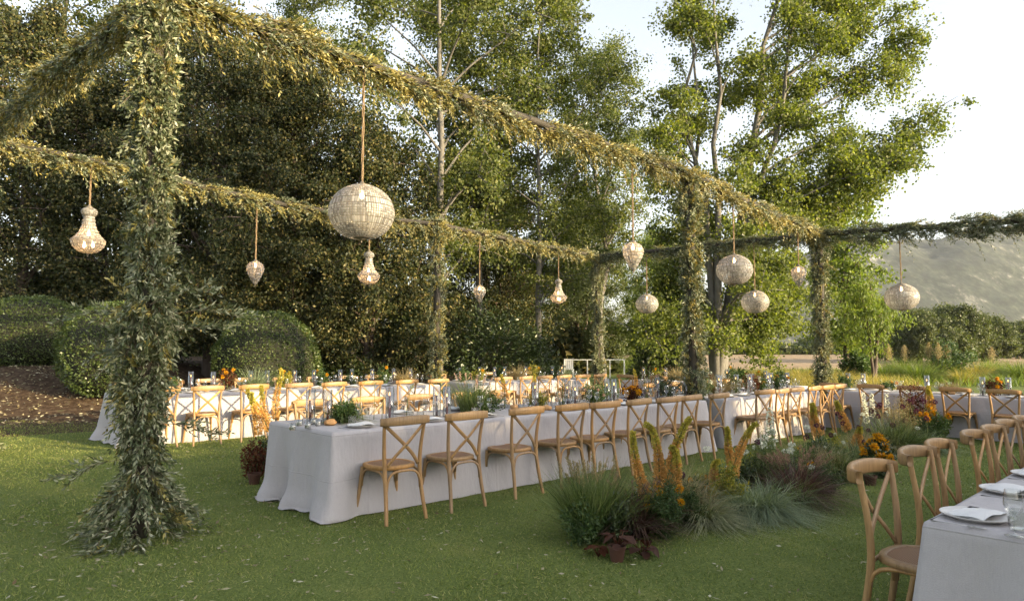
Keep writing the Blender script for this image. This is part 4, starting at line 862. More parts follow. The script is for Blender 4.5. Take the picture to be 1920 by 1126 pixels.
# ------------------------------------------------------------------ crystal lanterns
def profile_pts(kind):
    if kind == 'globe':   # radius, height from the bottom; flattened ball
        return [(.31 * math.cos(a), .265 + .265 * math.sin(a)) for a in np.concatenate([np.linspace(-1.18, -.55, 8), np.linspace(-.30, .16, 6), np.linspace(.42, 1.30, 11)])]
    if kind == 'teardrop':
        return [(.022, 0), (.05, .045), (.082, .10), (.112, .155), (.135, .205), (.146, .25), (.148, .285), (.138, .325), (.115, .36), (.08, .385), (.04, .398)]
    return [(.02, 0), (.085, .012), (.14, .04), (.185, .08), (.21, .125), (.222, .17), (.224, .19), (.20, .215), (.165, .25), (.13, .30), (.105, .355), (.088, .41), (.078, .46), (.07, .51), (.066, .545), (.092, .565), (.105, .60), (.10, .63), (.08, .655), (.035, .67)]
def make_lantern(kind):
    prof = profile_pts(kind); t = thing('crystal_lantern', 'x', 'lantern')
    ns = {'globe': 76, 'teardrop': 40, 'empire': 54}[kind]; V = []; F = []
    long_rows = (11, 12, 6, 5) if kind == 'globe' else ()
    for i in range(len(prof) - 1):
        (r0, z0), (r1, z1) = prof[i], prof[i + 1]; sub = 1 if i in long_rows or kind != 'globe' else 1
        for k in range(ns):
            a0, a1 = 2 * math.pi * (k + .1) / ns, 2 * math.pi * (k + .9) / ns; am = (a0 + a1) / 2
            zl, zh = z0 + (z1 - z0) * .1, z0 + (z1 - z0) * .9; rl, rh = r0 + (r1 - r0) * .1, r0 + (r1 - r0) * .9
            nz_, nr = -(r1 - r0), (z1 - z0); L = math.hypot(nz_, nr) or 1; b = .006
            q = len(V)
            V += [(rl * math.cos(a0), rl * math.sin(a0), zl), (rl * math.cos(a1), rl * math.sin(a1), zl), (rh * math.cos(a1), rh * math.sin(a1), zh), (rh * math.cos(a0), rh * math.sin(a0), zh)]
            rm, zm = (rl + rh) / 2 + b * nr / L, (zl + zh) / 2 + b * nz_ / L
            V.append((rm * math.cos(am), rm * math.sin(am), zm)); F += [(q, q + 1, q + 4), (q + 1, q + 2, q + 4), (q + 2, q + 3, q + 4), (q + 3, q, q + 4)]
    c = obj('crystal_beads', mesh_np('crystal_beads', V, F), M['crystal'], t); c['kind'] = 'stuff'
    mb = MB()
    for i, (r, z) in enumerate(prof):
        w_ = .0035 if not (kind == 'empire' and i == 6) else .009
        ring = [(r * math.cos(a), r * math.sin(a), z) for a in np.linspace(0, 2 * math.pi, 33)]; mb.tube(ring, w_ * .75, 4, False)
    for k in range(0, ns, 2 if kind == 'globe' else 2):
        a = 2 * math.pi * k / ns; mb.tube([(r * math.cos(a), r * math.sin(a), z) for r, z in prof], .0026, 3, False)
    obj('wire_frame', mb.mesh('wire_frame'), M['brass'], t)
    zt = prof[-1][1]; zb = prof[0][1]
    mb = MB(); rt = prof[-1][0]; mb.lathe([(rt + .012, zt - .006), (rt + .012, zt + .008), (.03, zt + .022), (.012, zt + .05), (.0, zt + .055)], 16); obj('top_cap', mb.mesh('top_cap'), M['brass'], t)
    mb = MB(); mb.lathe([(0, zb - .05), (.010, zb - .042), (.006, zb - .03), (.016, zb - .018), (prof[0][0] * .6 + .006, zb - .004), (prof[0][0] * .6 + .006, zb + .004), (0, zb + .006)], 12); obj('finial', mb.mesh('finial'), M['brass'], t)
    bulbs = {'globe': [(0, 0, .43)], 'teardrop': [(0, 0, .33)], 'empire': [(.07, .02, .12), (-.06, -.04, .12), (-.01, 0, .29)]}[kind]
    for (x, y, z) in bulbs:
        mb = MB(); mb.lathe([(0, -.035), (.014, -.028), (.022, -.008), (.02, .008), (.011, .024), (.009, .05), (0, .052)], 10, (x, y, z)); obj('bulb', mb.mesh('bulb'), M['bulb'], t)
    return t, zt
LAN = {k: make_lantern(k) for k in ('globe', 'teardrop', 'empire')}; lan_used = set()
def hang(kind, u, v, ztop, zbeam, label, s=1.):
    proto, zt = LAN[kind]
    t = proto if kind not in lan_used else copy_tree(proto)
    if kind in lan_used:
        for ch in list(t.children):
            if ch.name.startswith('hanging_cord'): bpy.data.objects.remove(ch)
    lan_used.add(kind); t['label'] = label; t['group'] = 'crystal lanterns hung from the pergola'
    x, y = XY(u, v); t.location = (x, y, ztop - zt * s); t.scale = (s,) * 3; t.rotation_euler = (0, 0, u)
    mb = MB(); H_ = (zbeam - ztop) / s; n = 12
    for q in range(3):
        P = [(.009 * math.cos(q * 2.1 + i * .9) * (1 if 0 < i else .3), .009 * math.sin(q * 2.1 + i * .9), zt + .045 + (H_ - .045) * i / n) for i in range(n + 1)]; mb.tube(P, .0055, 5, False)
    obj('hanging_cord', mb.mesh('hanging_cord'), M['rope'], t)
hang('globe', 3.63, 5.98, 3.12, 4.38, 'large crystal globe lantern hanging over the open end of the middle table', 1.05)
hang('teardrop', 8.1, 5.9, 3.0, 4.3, 'small crystal teardrop lantern over the far half of the middle table')
hang('globe', 11.1, 5.92, 3.09, 4.14, 'crystal globe lantern over the short middle table')
hang('teardrop', 13.85, 5.97, 3.12, 3.98, 'small crystal teardrop lantern beside the corner post')
hang('empire', 2.52, 12.1, 3.64, 4.38, 'crystal empire chandelier over the olive post end of the back table', 1.06)
hang('teardrop', 5.14, 12.05, 3.02, 4.17, 'small crystal teardrop lantern over the back table before the round clipped shrub', 1.02)
hang('empire', 7.5, 12.05, 3.42, 4.16, 'crystal empire chandelier over the back table, nearest the garlanded post')
hang('teardrop', 10.5, 12.05, 2.9, 4.15, 'small crystal teardrop lantern over the short back table', .96)
hang('empire', 13.25, 12.05, 3.24, 4.06, 'crystal empire chandelier over the open end of the short back table', .95)
hang('globe', 15.0, 10.5, 2.84, 3.98, 'crystal globe lantern on the cross beam nearest the far corner post', .95)
hang('globe', 15.0, 7.5, 2.77, 3.94, 'crystal globe lantern on the cross beam behind the short middle table')
hang('globe', 15.0, 4.42, 2.72, 3.84, 'crystal globe lantern over the cross table at the meadow, against the hill')

# ------------------------------------------------------------------ table settings
def plate_me():
    mb = MB(); mb.lathe([(0, .004), (.085, .004), (.09, 0), (.094, 0), (.098, .005), (.135, .017), (.142, .021), (.143, .024), (.140, .0245), (.132, .021), (.095, .012), (.0, .011)], 28); return mb.mesh('plate')
def napkin_me(seed):
    rnd = random.Random(seed); nx, ny = 13, 9; V = []; F = []
    for s in (0, 1):
        for i in range(nx):
            for j in range(ny):
                x = (i / (nx - 1) - .5) * .245; y = (j / (ny - 1) - .5) * .15
                z = .031 + .006 * math.sin(x * 23 + seed) + .004 * math.sin(y * 34 + seed * 2) - .012 * (abs(x) / .12) ** 3 + (.009 if s else 0) * (1 - (abs(2 * j / (ny - 1) - 1)) ** 4)
                V.append((x + .004 * math.sin(y * 30 + seed), y + .003 * math.sin(x * 25), max(z, .0255)))
    g = lambda s, i, j: s * nx * ny + i * ny + j
    for i in range(nx - 1):
        for j in range(ny - 1):
            F.append((g(0, i, j), g(0, i, j + 1), g(0, i + 1, j + 1), g(0, i + 1, j))); F.append((g(1, i, j), g(1, i + 1, j), g(1, i + 1, j + 1), g(1, i, j + 1)))
    for i in range(nx - 1):
        F.append((g(0, i, 0), g(0, i + 1, 0), g(1, i + 1, 0), g(1, i, 0))); F.append((g(0, i, ny - 1), g(1, i, ny - 1), g(1, i + 1, ny - 1), g(0, i + 1, ny - 1)))
    mb = MB(); mb.add(V, F); return mb.mesh('napkin')
def fork_me():
    mb = MB(); mb.tube([(0, -.1, .004), (0, -.02, .005), (0, .035, .006)], [.0045, .0026, .003], 6, True, .5, (1, 0, 0))
    mb.box((0, .045, .005), (.019, .02, .002))
    for i in range(4): mb.box((-.0078 + i * .0052, .078, .005), (.0024, .046, .0016))
    return mb.mesh('fork')
def knife_me():
    mb = MB(); mb.tube([(0, -.11, .004), (0, -.02, .005), (0, 0, .005)], [.0052, .004, .0045], 6, True, .5, (1, 0, 0))
    mb.add([(-.006, 0, .003), (.006, 0, .003), (.007, .08, .003), (0, .115, .003), (-.006, .1, .003), (-.006, 0, .0048), (.006, 0, .0044), (.007, .08, .0044), (0, .115, .0044), (-.006, .1, .0048)], [(4, 3, 2, 1, 0), (5, 6, 7, 8, 9), (0, 1, 6, 5), (1, 2, 7, 6), (2, 3, 8, 7), (3, 4, 9, 8), (4, 0, 5, 9)])
    return mb.mesh('knife')
def wine_me(h=.215, r=.041):
    mb = MB(); mb.lathe([(0, .003), (.036, .001), (.036, .003), (.006, .007), (.0038, .02), (.0036, h * .40), (.009, h * .43), (r * .8, h * .53), (r, h * .66), (r * .93, h * .84), (r * .80, h)], 18); return mb.mesh('wine_glass')
def tumbler_me():
    mb = MB(); n = 24; prof = [(.030, .0), (.034, .002), (.0365, .03), (.0385, .06), (.040, .088), (.038, .0885), (.036, .06), (.033, .012), (0, .010)]
    mb.lathe(prof, n)
    mb.v = [(x * (1 + (.035 if (i % n) % 2 else 0) * (.008 < z < .07)), y * (1 + (.035 if (i % n) % 2 else 0) * (.008 < z < .07)), z) for i, (x, y, z) in enumerate(mb.v)]
    return mb.mesh('tumbler', False)
PL, FK, KN, WG, WS, TB = plate_me(), fork_me(), knife_me(), wine_me(), wine_me(.185, .035), tumbler_me(); NP = [napkin_me(i) for i in range(4)]
rs = random.Random(17)
TOPZ = .0045
def settings(key, us, side, phrase, grp, cut=True, swap=False, tumb=True):
    u0, u1, v0, v1, h, _ = TBL[key]
    for i, u in enumerate(us):
        # local frame at the plate: +y to the table's middle, +x to the sitter's right
        if not swap: v = v0 + .20 if side < 0 else v1 - (.155 if key == 'side' else .20); rz = RZV if side < 0 else RZV + math.pi; p = P3(u, v, h + TOPZ)
        else: v = u0 + .20 if side < 0 else u1 - .20; rz = RZU if side < 0 else RZU + math.pi; p = P3(v, u, h + TOPZ)
        R = Matrix.Rotation(rz, 3, 'Z')
        def put(nm, me, mt, x, y, z, desc, cat_, r=0.):
            q = p + R @ Vector((x + rs.uniform(-.012, .012), y + rs.uniform(-.012, .012), z)); 
            o = obj(nm, me, M[mt], None, tuple(q), rz + r + rs.uniform(-.06, .06)); tag(o, desc + ', ' + ORD[i] + ' ' + phrase, cat_, nm.replace('_', ' ') + 's, ' + grp); return o
        pl = put('dinner_plate', PL, 'plate', 0, 0, 0, 'grey stoneware plate', 'plate')
        o = put('napkin', NP[i % 4], 'napkin', 0, 0, 0, 'folded white napkin', 'napkin', rs.uniform(-.5, .5)); o.location = pl.location
        if cut:
            sg = -1 if key == 'side' else 1; put('fork', FK, 'steel', -.185 * sg, -.01, 0, 'steel fork', 'fork'); put('knife', KN, 'steel', .185 * sg, -.01, 0, 'steel knife', 'knife')
        put('wine_glass', WG, 'glass', .13, .24 if key != 'side' else .36, 0, 'large wine glass', 'wine glass'); put('wine_glass', WS, 'glass', .22, .19, 0, 'small wine glass', 'wine glass')
        if tumb: put('tumbler', TB, 'glass', *((.13, .18) if key == 'side' else (.03, .215)), 0, 'cut-glass tumbler', 'tumbler')
settings('mid', [3.45, 4.25, 5.0, 5.74, 6.3, 6.95, 7.58, 8.14, 8.75], -1, 'from the draped corner, flower-bed side of middle table', 'flower-bed side of the middle table')
settings('mid', [3.75, 4.5, 5.25, 5.98, 6.7, 7.42, 8.15, 8.75], 1, 'from the draped end, far side of middle table', 'far side of the middle table', False)
settings('mid2', [10.22, 10.72, 11.3, 11.98, 12.56, 13.1], -1, 'from the garlanded post, flower-bed side of short middle table', 'flower-bed side of the short middle table')
settings('mid2', [10.3, 11.0, 11.7, 12.4, 13.0], 1, 'from the garlanded post, far side of short middle table', 'far side of the short middle table', False)
settings('back', [3.4, 4.0, 4.68, 5.45, 6.12, 6.88, 7.66, 8.44], -1, 'from the olive post, lawn side of back table', 'lawn side of the back table', False)
settings('back', [3.4, 4.1, 4.8, 5.5, 6.25, 7.0, 7.7, 8.4], 1, 'from the draped end, wood side of back table', 'wood side of the back table', False, tumb=False)
settings('back2', [10.2, 10.9, 11.52, 12.2, 12.88, 13.4], -1, 'from the garlanded post, lawn side of short back table', 'lawn side of the short back table', False)
settings('back2', [10.2, 11.0, 11.8, 12.6, 13.3], 1, 'from the garlanded post, wood side of short back table', 'wood side of the short back table', False, tumb=False)
settings('end', [5.2, 4.57, 3.88, 3.21, 2.51, 1.8], -1, 'from the corner post, lawn side of cross table at meadow', 'lawn side of the cross table', False, True)
settings('end', [5.1, 4.3, 3.5, 2.7, 1.9], 1, 'from the corner post, meadow side of cross table', 'meadow side of the cross table', False, True, False)
settings('end2', [10.3, 9.3, 8.3, 7.4], -1, 'from the open end, cross table behind short middle table', 'hidden cross table', False, True)
settings('side', [3.62, 4.42, 5.1, 5.8, 6.5], 1, 'from the open end, table across the flower bed', 'the table across the flower bed')

# ------------------------------------------------------------------ candles and bread
def taper_thing():
    t = thing('taper_candle', 'x', 'candle'); mb = MB(); mb.lathe([(.0125, 0), (.012, .1), (.0095, .225), (.006, .235), (0, .236)], 10); obj('wax_stick', mb.mesh('wax_stick'), M['taper'], t)
    mb = MB(); mb.lathe([(0, .236), (.0045, .244), (.0058, .252), (.0035, .265), (0, .276)], 8); obj('flame', mb.mesh('flame'), M['flame'], t); return t
def votive_thing():
    t = thing('votive_candle', 'x', 'candle'); mb = MB(); mb.lathe([(.026, 0), (.028, .002), (.030, .062), (.028, .062), (.026, .006), (0, .005)], 16); obj('glass_cup', mb.mesh('glass_cup'), M['glass'], t)
    mb = MB(); mb.lathe([(.0245, .0065), (.0255, .04), (.01, .041), (0, .0415)], 14); obj('wax', mb.mesh('wax'), M['wax'], t); return t
mb = MB(); mb.lathe([(.043, 0), (.045, .003), (.045, .33), (.0425, .33), (.0425, .006), (0, .005)], 20); HUR = mb.mesh('hurricane_glass')
def roll_me(seed):
    rng = np.random.default_rng(seed); mb = MB(); mb.lathe([(0, 0), (.035, .002), (.05, .015), (.052, .03), (.042, .047), (.022, .057), (0, .06)], 16)
    mb.v = [(x * (1 + .08 * math.sin(9 * x * 20 + seed)), y * (1.15 + .08 * math.sin(y * 130)), z * (1 + .12 * math.sin(x * 90 + y * 60))) for x, y, z in mb.v]; return mb.mesh('bread_roll')
ROLL = [roll_me(i) for i in range(3)]
taper0, vot0 = taper_thing(), votive_thing(); _tu = [0, 0]
def at_uv(key, a, b):                                                 # a along the table, b across (-1..1)
    u0, u1, v0, v1, h, _ = TBL[key]
    if key in ('end', 'end2'): return P3((u0 + u1) / 2 + b * (u1 - u0) / 2, a, h + TOPZ)
    return P3(a, (v0 + v1) / 2 + b * (v1 - v0) / 2, h + TOPZ)
CNT = {}
def nth(k): CNT[k] = CNT.get(k, 0) + 1; return ORD[CNT[k] - 1]
END = {'mid': 'draped end of the middle table', 'mid2': 'garlanded post on the short middle table', 'back': 'olive post end of the back table', 'back2': 'garlanded post on the short back table', 'end': 'corner post on the meadow cross table', 'end2': 'open end of the hidden cross table', 'side': 'open end of the table across the flowers'}
def candle(key, a, b, s=1.):
    p = at_uv(key, a, b); w_ = nth('c' + key)
    g = obj('hurricane_glass', HUR, M['glass'], None, tuple(p)); tag(g, 'tall clear glass cylinder, ' + w_ + ' from the ' + END[key], 'glass cylinder', 'hurricane glasses on ' + TBL[key][5])
    t = taper0 if not _tu[0] else copy_tree(taper0); _tu[0] = 1
    t.location = p + Vector((0, 0, .0062)); t.scale = (1, 1, s); t['label'] = 'burgundy taper in a glass cylinder, ' + w_ + ' from the ' + END[key]; t['group'] = 'taper candles on ' + TBL[key][5]
    tilt = rs.uniform(-.03, .03); t.rotation_euler = (tilt, rs.uniform(-.03, .03), 0)
def votive(key, a, b):
    t = vot0 if not _tu[1] else copy_tree(vot0); _tu[1] = 1
    t.location = at_uv(key, a, b); t['label'] = 'small white votive candle, ' + nth('v' + key) + ' from the ' + END[key]; t['group'] = 'votive candles on ' + TBL[key][5]
def bread(key, a, b):
    o = obj('bread_roll', ROLL[rs.randrange(3)], M['bread'], None, tuple(at_uv(key, a, b)), rs.uniform(0, 6)); tag(o, 'round crusty bread roll, ' + nth('b' + key) + ' from the ' + END[key], 'bread roll', 'bread rolls on ' + TBL[key][5])
def u_at(x, v): r = (x - 960) / FPX; return v * (CA + r * SA) / (SA - r * CA)
def v_at(x, u): r = (x - 960) / FPX; return u * (SA - r * CA) / (CA + r * SA)
for x, b in ((552, -.35), (566, .1), (580, -.3), (592, .15), (600, -.1)): votive('mid', u_at(x, 6.07 + b * .6), b)
for x, b, s in ((586, .25, .95), (617, .05, .95), (733, .1, 1.0), (820, -.05, .95), (838, -.25, .9), (884, .3, .8), (1003, -.1, 1.05), (1064, .1, .9), (1077, -.1, .85), (1150, .0, 1.), (1138, .3, .9), (1231, .05, 1), (1284, -.3, 1.0)): candle('mid', u_at(x, 6.07 + b * .6), b, s)
for x, b in ((622, -.15), (1024, -.45), (1090, -.45), (1158, -.2), (965, .1)): bread('mid', min(9.0, u_at(x, 6.07 + b * .6)), b)
for a, b in ((10.1, .1), (10.5, -.2), (10.9, .2), (11.3, 0), (11.5, -.25), (12.0, .1), (12.4, -.1), (12.9, .2), (13.2, -.1)): candle('mid2', a, b)
for a, b in ((3.2, .2), (3.55, -.1), (4.1, .1), (4.4, -.2), (5.15, .2), (5.4, 0), (5.9, -.1), (6.35, .1), (6.8, -.2), (7.2, .2), (7.6, 0), (8.2, .2), (8.5, -.1)): candle('back', a, b, rs.uniform(.85, 1.1))
for a, b in ((9.9, 0), (10.6, .2), (10.9, -.1), (11.4, .2), (12.0, 0), (12.5, .2), (12.9, -.1), (13.4, .1)): candle('back2', a, b, rs.uniform(.85, 1.1))
for a, b in ((5.4, .1), (5.15, .3), (3.95, 0), (3.05, -.1), (2.7, .2), (2.35, .3), (1.6, 0), (1.2, .2)): candle('end', a, b, rs.uniform(.85, 1.1))
for a, b in ((10.5, 0), (9.9, .2), (8.9, 0), (8.2, .2), (7.2, 0)): candle('end2', a, b)
for a, b in ((4.6, -.4), (3.5, -.3), (2.4, -.35)): bread('end', a, b)
for a, b in ((4.0, .0), (4.3, .2), (6.6, -.2), (7.9, .1)): votive('back', a, b); bread('back', a + .25, b - .3)
for a, b in ((4.25, .35),): bread('side', a, b)
def ribbon():
    c = at_uv('mid', u_at(1163, 5.75), -.55); t = thing('ribbon_favour', 'small red and blue fabric favour lying on the middle table', 'favour', tuple(c), .4)
    for k, (mt, x) in enumerate((('ribbon_red', -.07), ('ribbon_blue', .015), ('ribbon_red', .085))):
        mb = MB(); mb.tube([(x - .05, -.01, .012), (x - .01, .01, .016), (x + .04, -.005, .012)], [.008, .015, .009], 8, True, .7); obj('fabric_strip', mb.mesh('fabric_strip'), M[mt], t)
ribbon()

# ------------------------------------------------------------------ plants
def grass_clump(label, p, mt, n, r, L, W=.006, spread=.55, droop=.5, seed=0, plumes=0, plume_mt='plume', name='ornamental_grass', group=None, pl_len=.11, ball=None):
    rng = np.random.default_rng(900 + seed); t = thing(name, label, 'grass clump', tuple(p), 0, group)
    bed = p[2] < .3
    if bed: L *= 1.0; spread *= .6; n = int(n * 1.5)
    V, F = tuft_arrays(rng, int(n * 1.35), r, L, W * 1.35, spread, droop, chaos=.27 if bed else .2, Lvar=.5); V[:, 2] = np.maximum(V[:, 2], .004); obj('blades', mesh_np('blades', V, F), M[mt], t)
    if plumes:
        A_ = []
        mb = MB()
        for k in range(plumes):
            a = rng.uniform(0, 6.28); q = r * rng.uniform(.1, .8); b = Vector((q * math.cos(a), q * math.sin(a), 0)); ln = L * rng.uniform(.85, 1.12)
            d = Vector((math.cos(a) * spread * rng.uniform(.3, 1.1), math.sin(a) * spread * rng.uniform(.3, 1.1), 1)).normalized()
            e = b + d * ln + Vector((d.x, d.y, -.6)) * .22 * droop * ln; m_ = b + d * ln * .5 + Vector((0, 0, .02))
            mb.tube([tuple(b), tuple(m_), tuple(e)], [.0018, .0015, .001], 3, False)
            dv = (e - m_).normalized(); m2 = 46; tt = rng.uniform(0, 1, m2)[:, None]
            P = np.array(tuple(e)) + np.array(tuple(dv)) * (tt - .6) * pl_len + rng.normal(size=(m2, 3)) * .004 + np.array([0, 0, -.25]) * pl_len * tt ** 2
            A_.append(leaves(P, np.array(tuple(dv)) * 1.2 + rng.normal(size=(m2, 3)) * .55, .024, .0042, rng))
        o = obj('plumes', mb.mesh('plume_stems'), M[mt], t); V, F = cat(A_); obj('plume_hairs', mesh_np('plume_hairs', V, F), M[plume_mt], o)
    if ball:
        mb = MB(); mb.lathe([(0, 0), (ball * .8, .0), (ball, .05), (ball * .97, .12), (ball * .8, .16), (0, .17)], 16)
        mb.v = [(x * (1 + .1 * math.sin(13 * x / ball + z * 40)), y * (1 + .1 * math.sin(11 * y / ball + z * 30)), z) for x, y, z in mb.v]; obj('root_ball', mb.mesh('root_ball'), M['coir'], t)
    return t
def foxtail(label, p, tip, seed, frac=.62, rad=.03, n=620, hook=.0, group=None, fs=.023):
    rng = np.random.default_rng(1300 + seed); p = Vector(p); e = Vector(tip) - p
    t = thing('foxtail_lily', label, 'foxtail lily', tuple(p), 0, group)
    side = Vector((rng.normal(), rng.normal() * .3, 0)).normalized() * e.length * .05
    hk = Vector((math.copysign(1, rng.normal()), 0, 0)) * hook
    P = smooth_path([(0, 0, 0), tuple(e * .35 + side), tuple(e * .7 + side), tuple(e * .93), tuple(e + hk + Vector((0, 0, -hook * .2)))], 6)
    mb = MB(); mb.tube([tuple(q) for q in P], [.0075 - .004 * i / len(P) for i in range(len(P))], 6); obj('stem', mb.mesh('stem'), M['g_green'], t)
    pts, T, s, _ = path_pts([tuple(q) for q in P], n * 5, rng); ok = s > 1 - frac; n = int(n * 1.6); pts, T, s = pts[ok][:n], T[ok][:n], s[ok][:n]
    q = (s - (1 - frac)) / frac; R = norm(np.cross(T, rng.normal(size=T.shape))); rr = rad * np.clip(np.minimum((q + .12) * 5, 1.25 - 1.0 * q), .12, 1.1)
    base = pts + R * (rr * rng.uniform(.2, 1., len(q)))[:, None]
    V, F = leaves(base, R + T * .35 + rng.normal(size=R.shape) * .35, fs, fs * .7, rng)
    bud = q + rng.normal(size=len(q)) * .07 > .66; fi = lambda k: (V.reshape(-1, 4, 3)[k].reshape(-1, 3), np.arange(4 * k.sum()).reshape(-1, 4))
    obj('florets', mesh_np('florets', *fi(~bud)), M['lily_bloom'], t)['kind'] = 'stuff'; obj('buds', mesh_np('buds', *fi(bud)), M['lily_bud'], t)['kind'] = 'stuff'; return t
def allium(label, p, top, seed, rad=.028, mt='allium', group=None, flat=1., name='allium', cat_='allium', n=170):
    rng = np.random.default_rng(1700 + seed); p = Vector(p); e = Vector(top) - p
    t = thing(name, label, cat_, tuple(p), 0, group); mb = MB(); mb.tube([(0, 0, 0), tuple(e * .5 + Vector((.02 * rng.normal(), .02 * rng.normal(), 0))), tuple(e)], [.004, .0032, .0028], 5); obj('stem', mb.mesh('stem'), M['g_green'], t)
    d = norm(rng.normal(size=(n, 3))); P = np.array(tuple(e)) + d * np.array([1, 1, flat]) * rad * rng.uniform(.5, .95, (n, 1))
    V, F = leaves(P, d + rng.normal(size=d.shape) * .4, rad * .5, rad * .32, rng); obj('flower_head', mesh_np('flower_head', V, F), M[mt], t); return t
def spire(label, p, top, seed, mt='white_petal', rad=.03, n=130, group=None):
    rng = np.random.default_rng(1900 + seed); p = Vector(p); e = Vector(top) - p
    t = thing('delphinium', label, 'delphinium', tuple(p), 0, group); mb = MB(); mb.tube([(0, 0, 0), tuple(e * .5 + Vector((.02, 0, 0))), tuple(e)], [.006, .004, .002], 5); obj('stem', mb.mesh('stem'), M['g_green'], t)
    q = rng.uniform(.5, 1, n)[:, None]; R = norm(rng.normal(size=(n, 3)) * np.array([1, 1, .3])); P = np.array(tuple(e)) * q + R * rad * (1.5 - q)
    V, F = leaves(P, R + rng.normal(size=R.shape) * .6, .03, .024, rng); obj('florets', mesh_np('florets', V, F), M[mt], t); return t
def bush(label, p, mt, r, h, n, seed, L=.035, W=.012, name='leafy_plant', cat_='plant', group=None, blooms=0, bloom_mt='yellow_petal', bl_r=.022):
    rng = np.random.default_rng(2100 + seed); t = thing(name, label, cat_, tuple(p), 0, group)
    if p[2] < .3: n = int(n * 1.7); h *= 1.18
    ns = 22; a = rng.uniform(0, 6.28, ns); q = rng.uniform(.1, .95, ns) * r; hh = h * rng.uniform(.6, 1.05, ns) * (1 - .35 * (q / r) ** 2)
    E_ = np.stack([q * np.cos(a), q * np.sin(a), hh], 1); mb = MB()
    for k in range(ns): mb.tube([(E_[k, 0] * .25, E_[k, 1] * .25, 0), (E_[k, 0] * .7, E_[k, 1] * .7, E_[k, 2] * .55), tuple(E_[k])], [.003, .0025, .0015], 4, False)
    obj('stems', mb.mesh('stems'), M['g_green'], t)
    k = rng.integers(0, ns, n); f = rng.uniform(.1, 1.03, n)[:, None] ** .8
    P = E_[k] * np.concatenate([f * .75 + .25, f * .75 + .25, f], 1) + rng.normal(size=(n, 3)) * r * .12; P[:, 2] = np.maximum(P[:, 2], .01)
    V, F = leaves(P, rng.normal(size=(n, 3)) + np.array([0, 0, .4]), L * rng.uniform(.6, 1.3, n), W, rng); V[:, 2] = np.maximum(V[:, 2], .004); obj('leaves', mesh_np('leaves', V, F), M[mt], t)
    for i in range(blooms):
        c = E_[i % ns] * np.array([1.05, 1.05, 1]) + np.array([0, 0, .02]) + rng.normal(size=3) * .015; m_ = 46; d = norm(rng.normal(size=(m_, 3)) + np.array([0, 0, .5]))
        V, F = leaves(c + d * bl_r * .2, d, bl_r * 1.2, bl_r * .6, rng); obj('bloom', mesh_np('bloom', V, F), M[bloom_mt], t)
    return t
def pot(label, p, r, h):
    t = thing('terracotta_pot', label, 'pot', tuple(p)); mb = MB(); mb.lathe([(r * .72, 0), (r * .74, .003), (r * .95, h * .8), (r * 1.05, h * .8), (r * 1.05, h), (r * .96, h), (r * .9, h * .85), (0, h * .84)], 20); obj('pot_body', sharp(mb.mesh('pot_body'), 35), M['terracotta'], t)
    mb = MB(); mb.lathe([(0, h * .855), (r * .88, h * .86), (r * .5, h * .9), (0, h * .92)], 14); obj('soil', mb.mesh('soil'), M['soil'], t); return t
def begonia(label, p, n, s, seed, mt='begonia'):
    rnd = random.Random(seed); t = thing('begonia', label, 'plant', tuple(p))
    for i in range(n):
        a = i * 2.4 + rnd.uniform(-.3, .3); r = s * rnd.uniform(.35, .95); h = s * rnd.uniform(.35, 1.15); ln = s * rnd.uniform(.8, 1.3); tl = rnd.uniform(-.8, .25)
        c = Vector((r * math.cos(a), r * math.sin(a), h)); d = Vector((math.cos(a), math.sin(a), tl)).normalized(); sd = Vector((-math.sin(a), math.cos(a), 0)); nn = d.cross(sd)
        V = []; k = 9
        for j in range(k):
            f = j / (k - 1); w_ = .40 * ln * math.sin(math.pi * min(1, f ** .75)) ** .8 * (1 - .25 * f) + .002
            for s_ in (-1, 0, 1): V.append(c + d * ln * f + sd * s_ * w_ + nn * (.16 * abs(s_) * w_ - .20 * ln * f * f))
        V = [(q.x, q.y, max(.006, q.z)) for q in V]
        F = [(j * 3 + m_, j * 3 + m_ + 1, j * 3 + m_ + 4, j * 3 + m_ + 3) for j in range(k - 1) for m_ in (0, 1)]
        mb = MB(); mb.add(V, F); lf = obj('leaf', mb.mesh('leaf'), M[mt], t)
        mb = MB(); mb.tube([(0, 0, .0), tuple(c * .6), tuple(c)], [.004, .003, .0025], 5); obj('leaf_stalk', mb.mesh('leaf_stalk'), M['russet'], lf)
    return t
def gp(x, y): X, Y = px(x, y); return Vector((X, Y, G(X, Y)))
def tp(x, y, base): return pd(x, y, base.y)
GB = 'plants of the flower bed on the lawn'
# near end of the bed
grass_clump('tall upright green grass in a coir root ball at the open end of the flower bed', gp(1112, 1003), 'g_green', 1000, .13, .58, .0055, .4, .25, 1, 40, 'g_straw', ball=.15)
grass_clump('dark purple fountain grass behind the terracotta pots', gp(1188, 1000), 'g_purple', 520, .09, .48, .008, .7, .6, 2, 16, 'plume')
pot('terracotta pot holding the spotted begonia at the open end of the bed', gp(1157, 1048), .062, .11)
begonia('spotted silver begonia with russet undersides in front of the purple grass', gp(1158, 1047) + Vector((0, .0, .10)), 12, .085, 3)
begonia('begonia with rust red leaves lying beside the terracotta pot', gp(1205, 1038), 12, .095, 4, 'begonia')
begonia('low russet leaves at the foot of the coir root ball', gp(1122, 1040), 10, .08, 5, 'russet')
grass_clump('feathery straw grass behind the foxtail lilies', gp(1265, 965), 'g_straw', 700, .14, .55, .0035, .6, .5, 3)
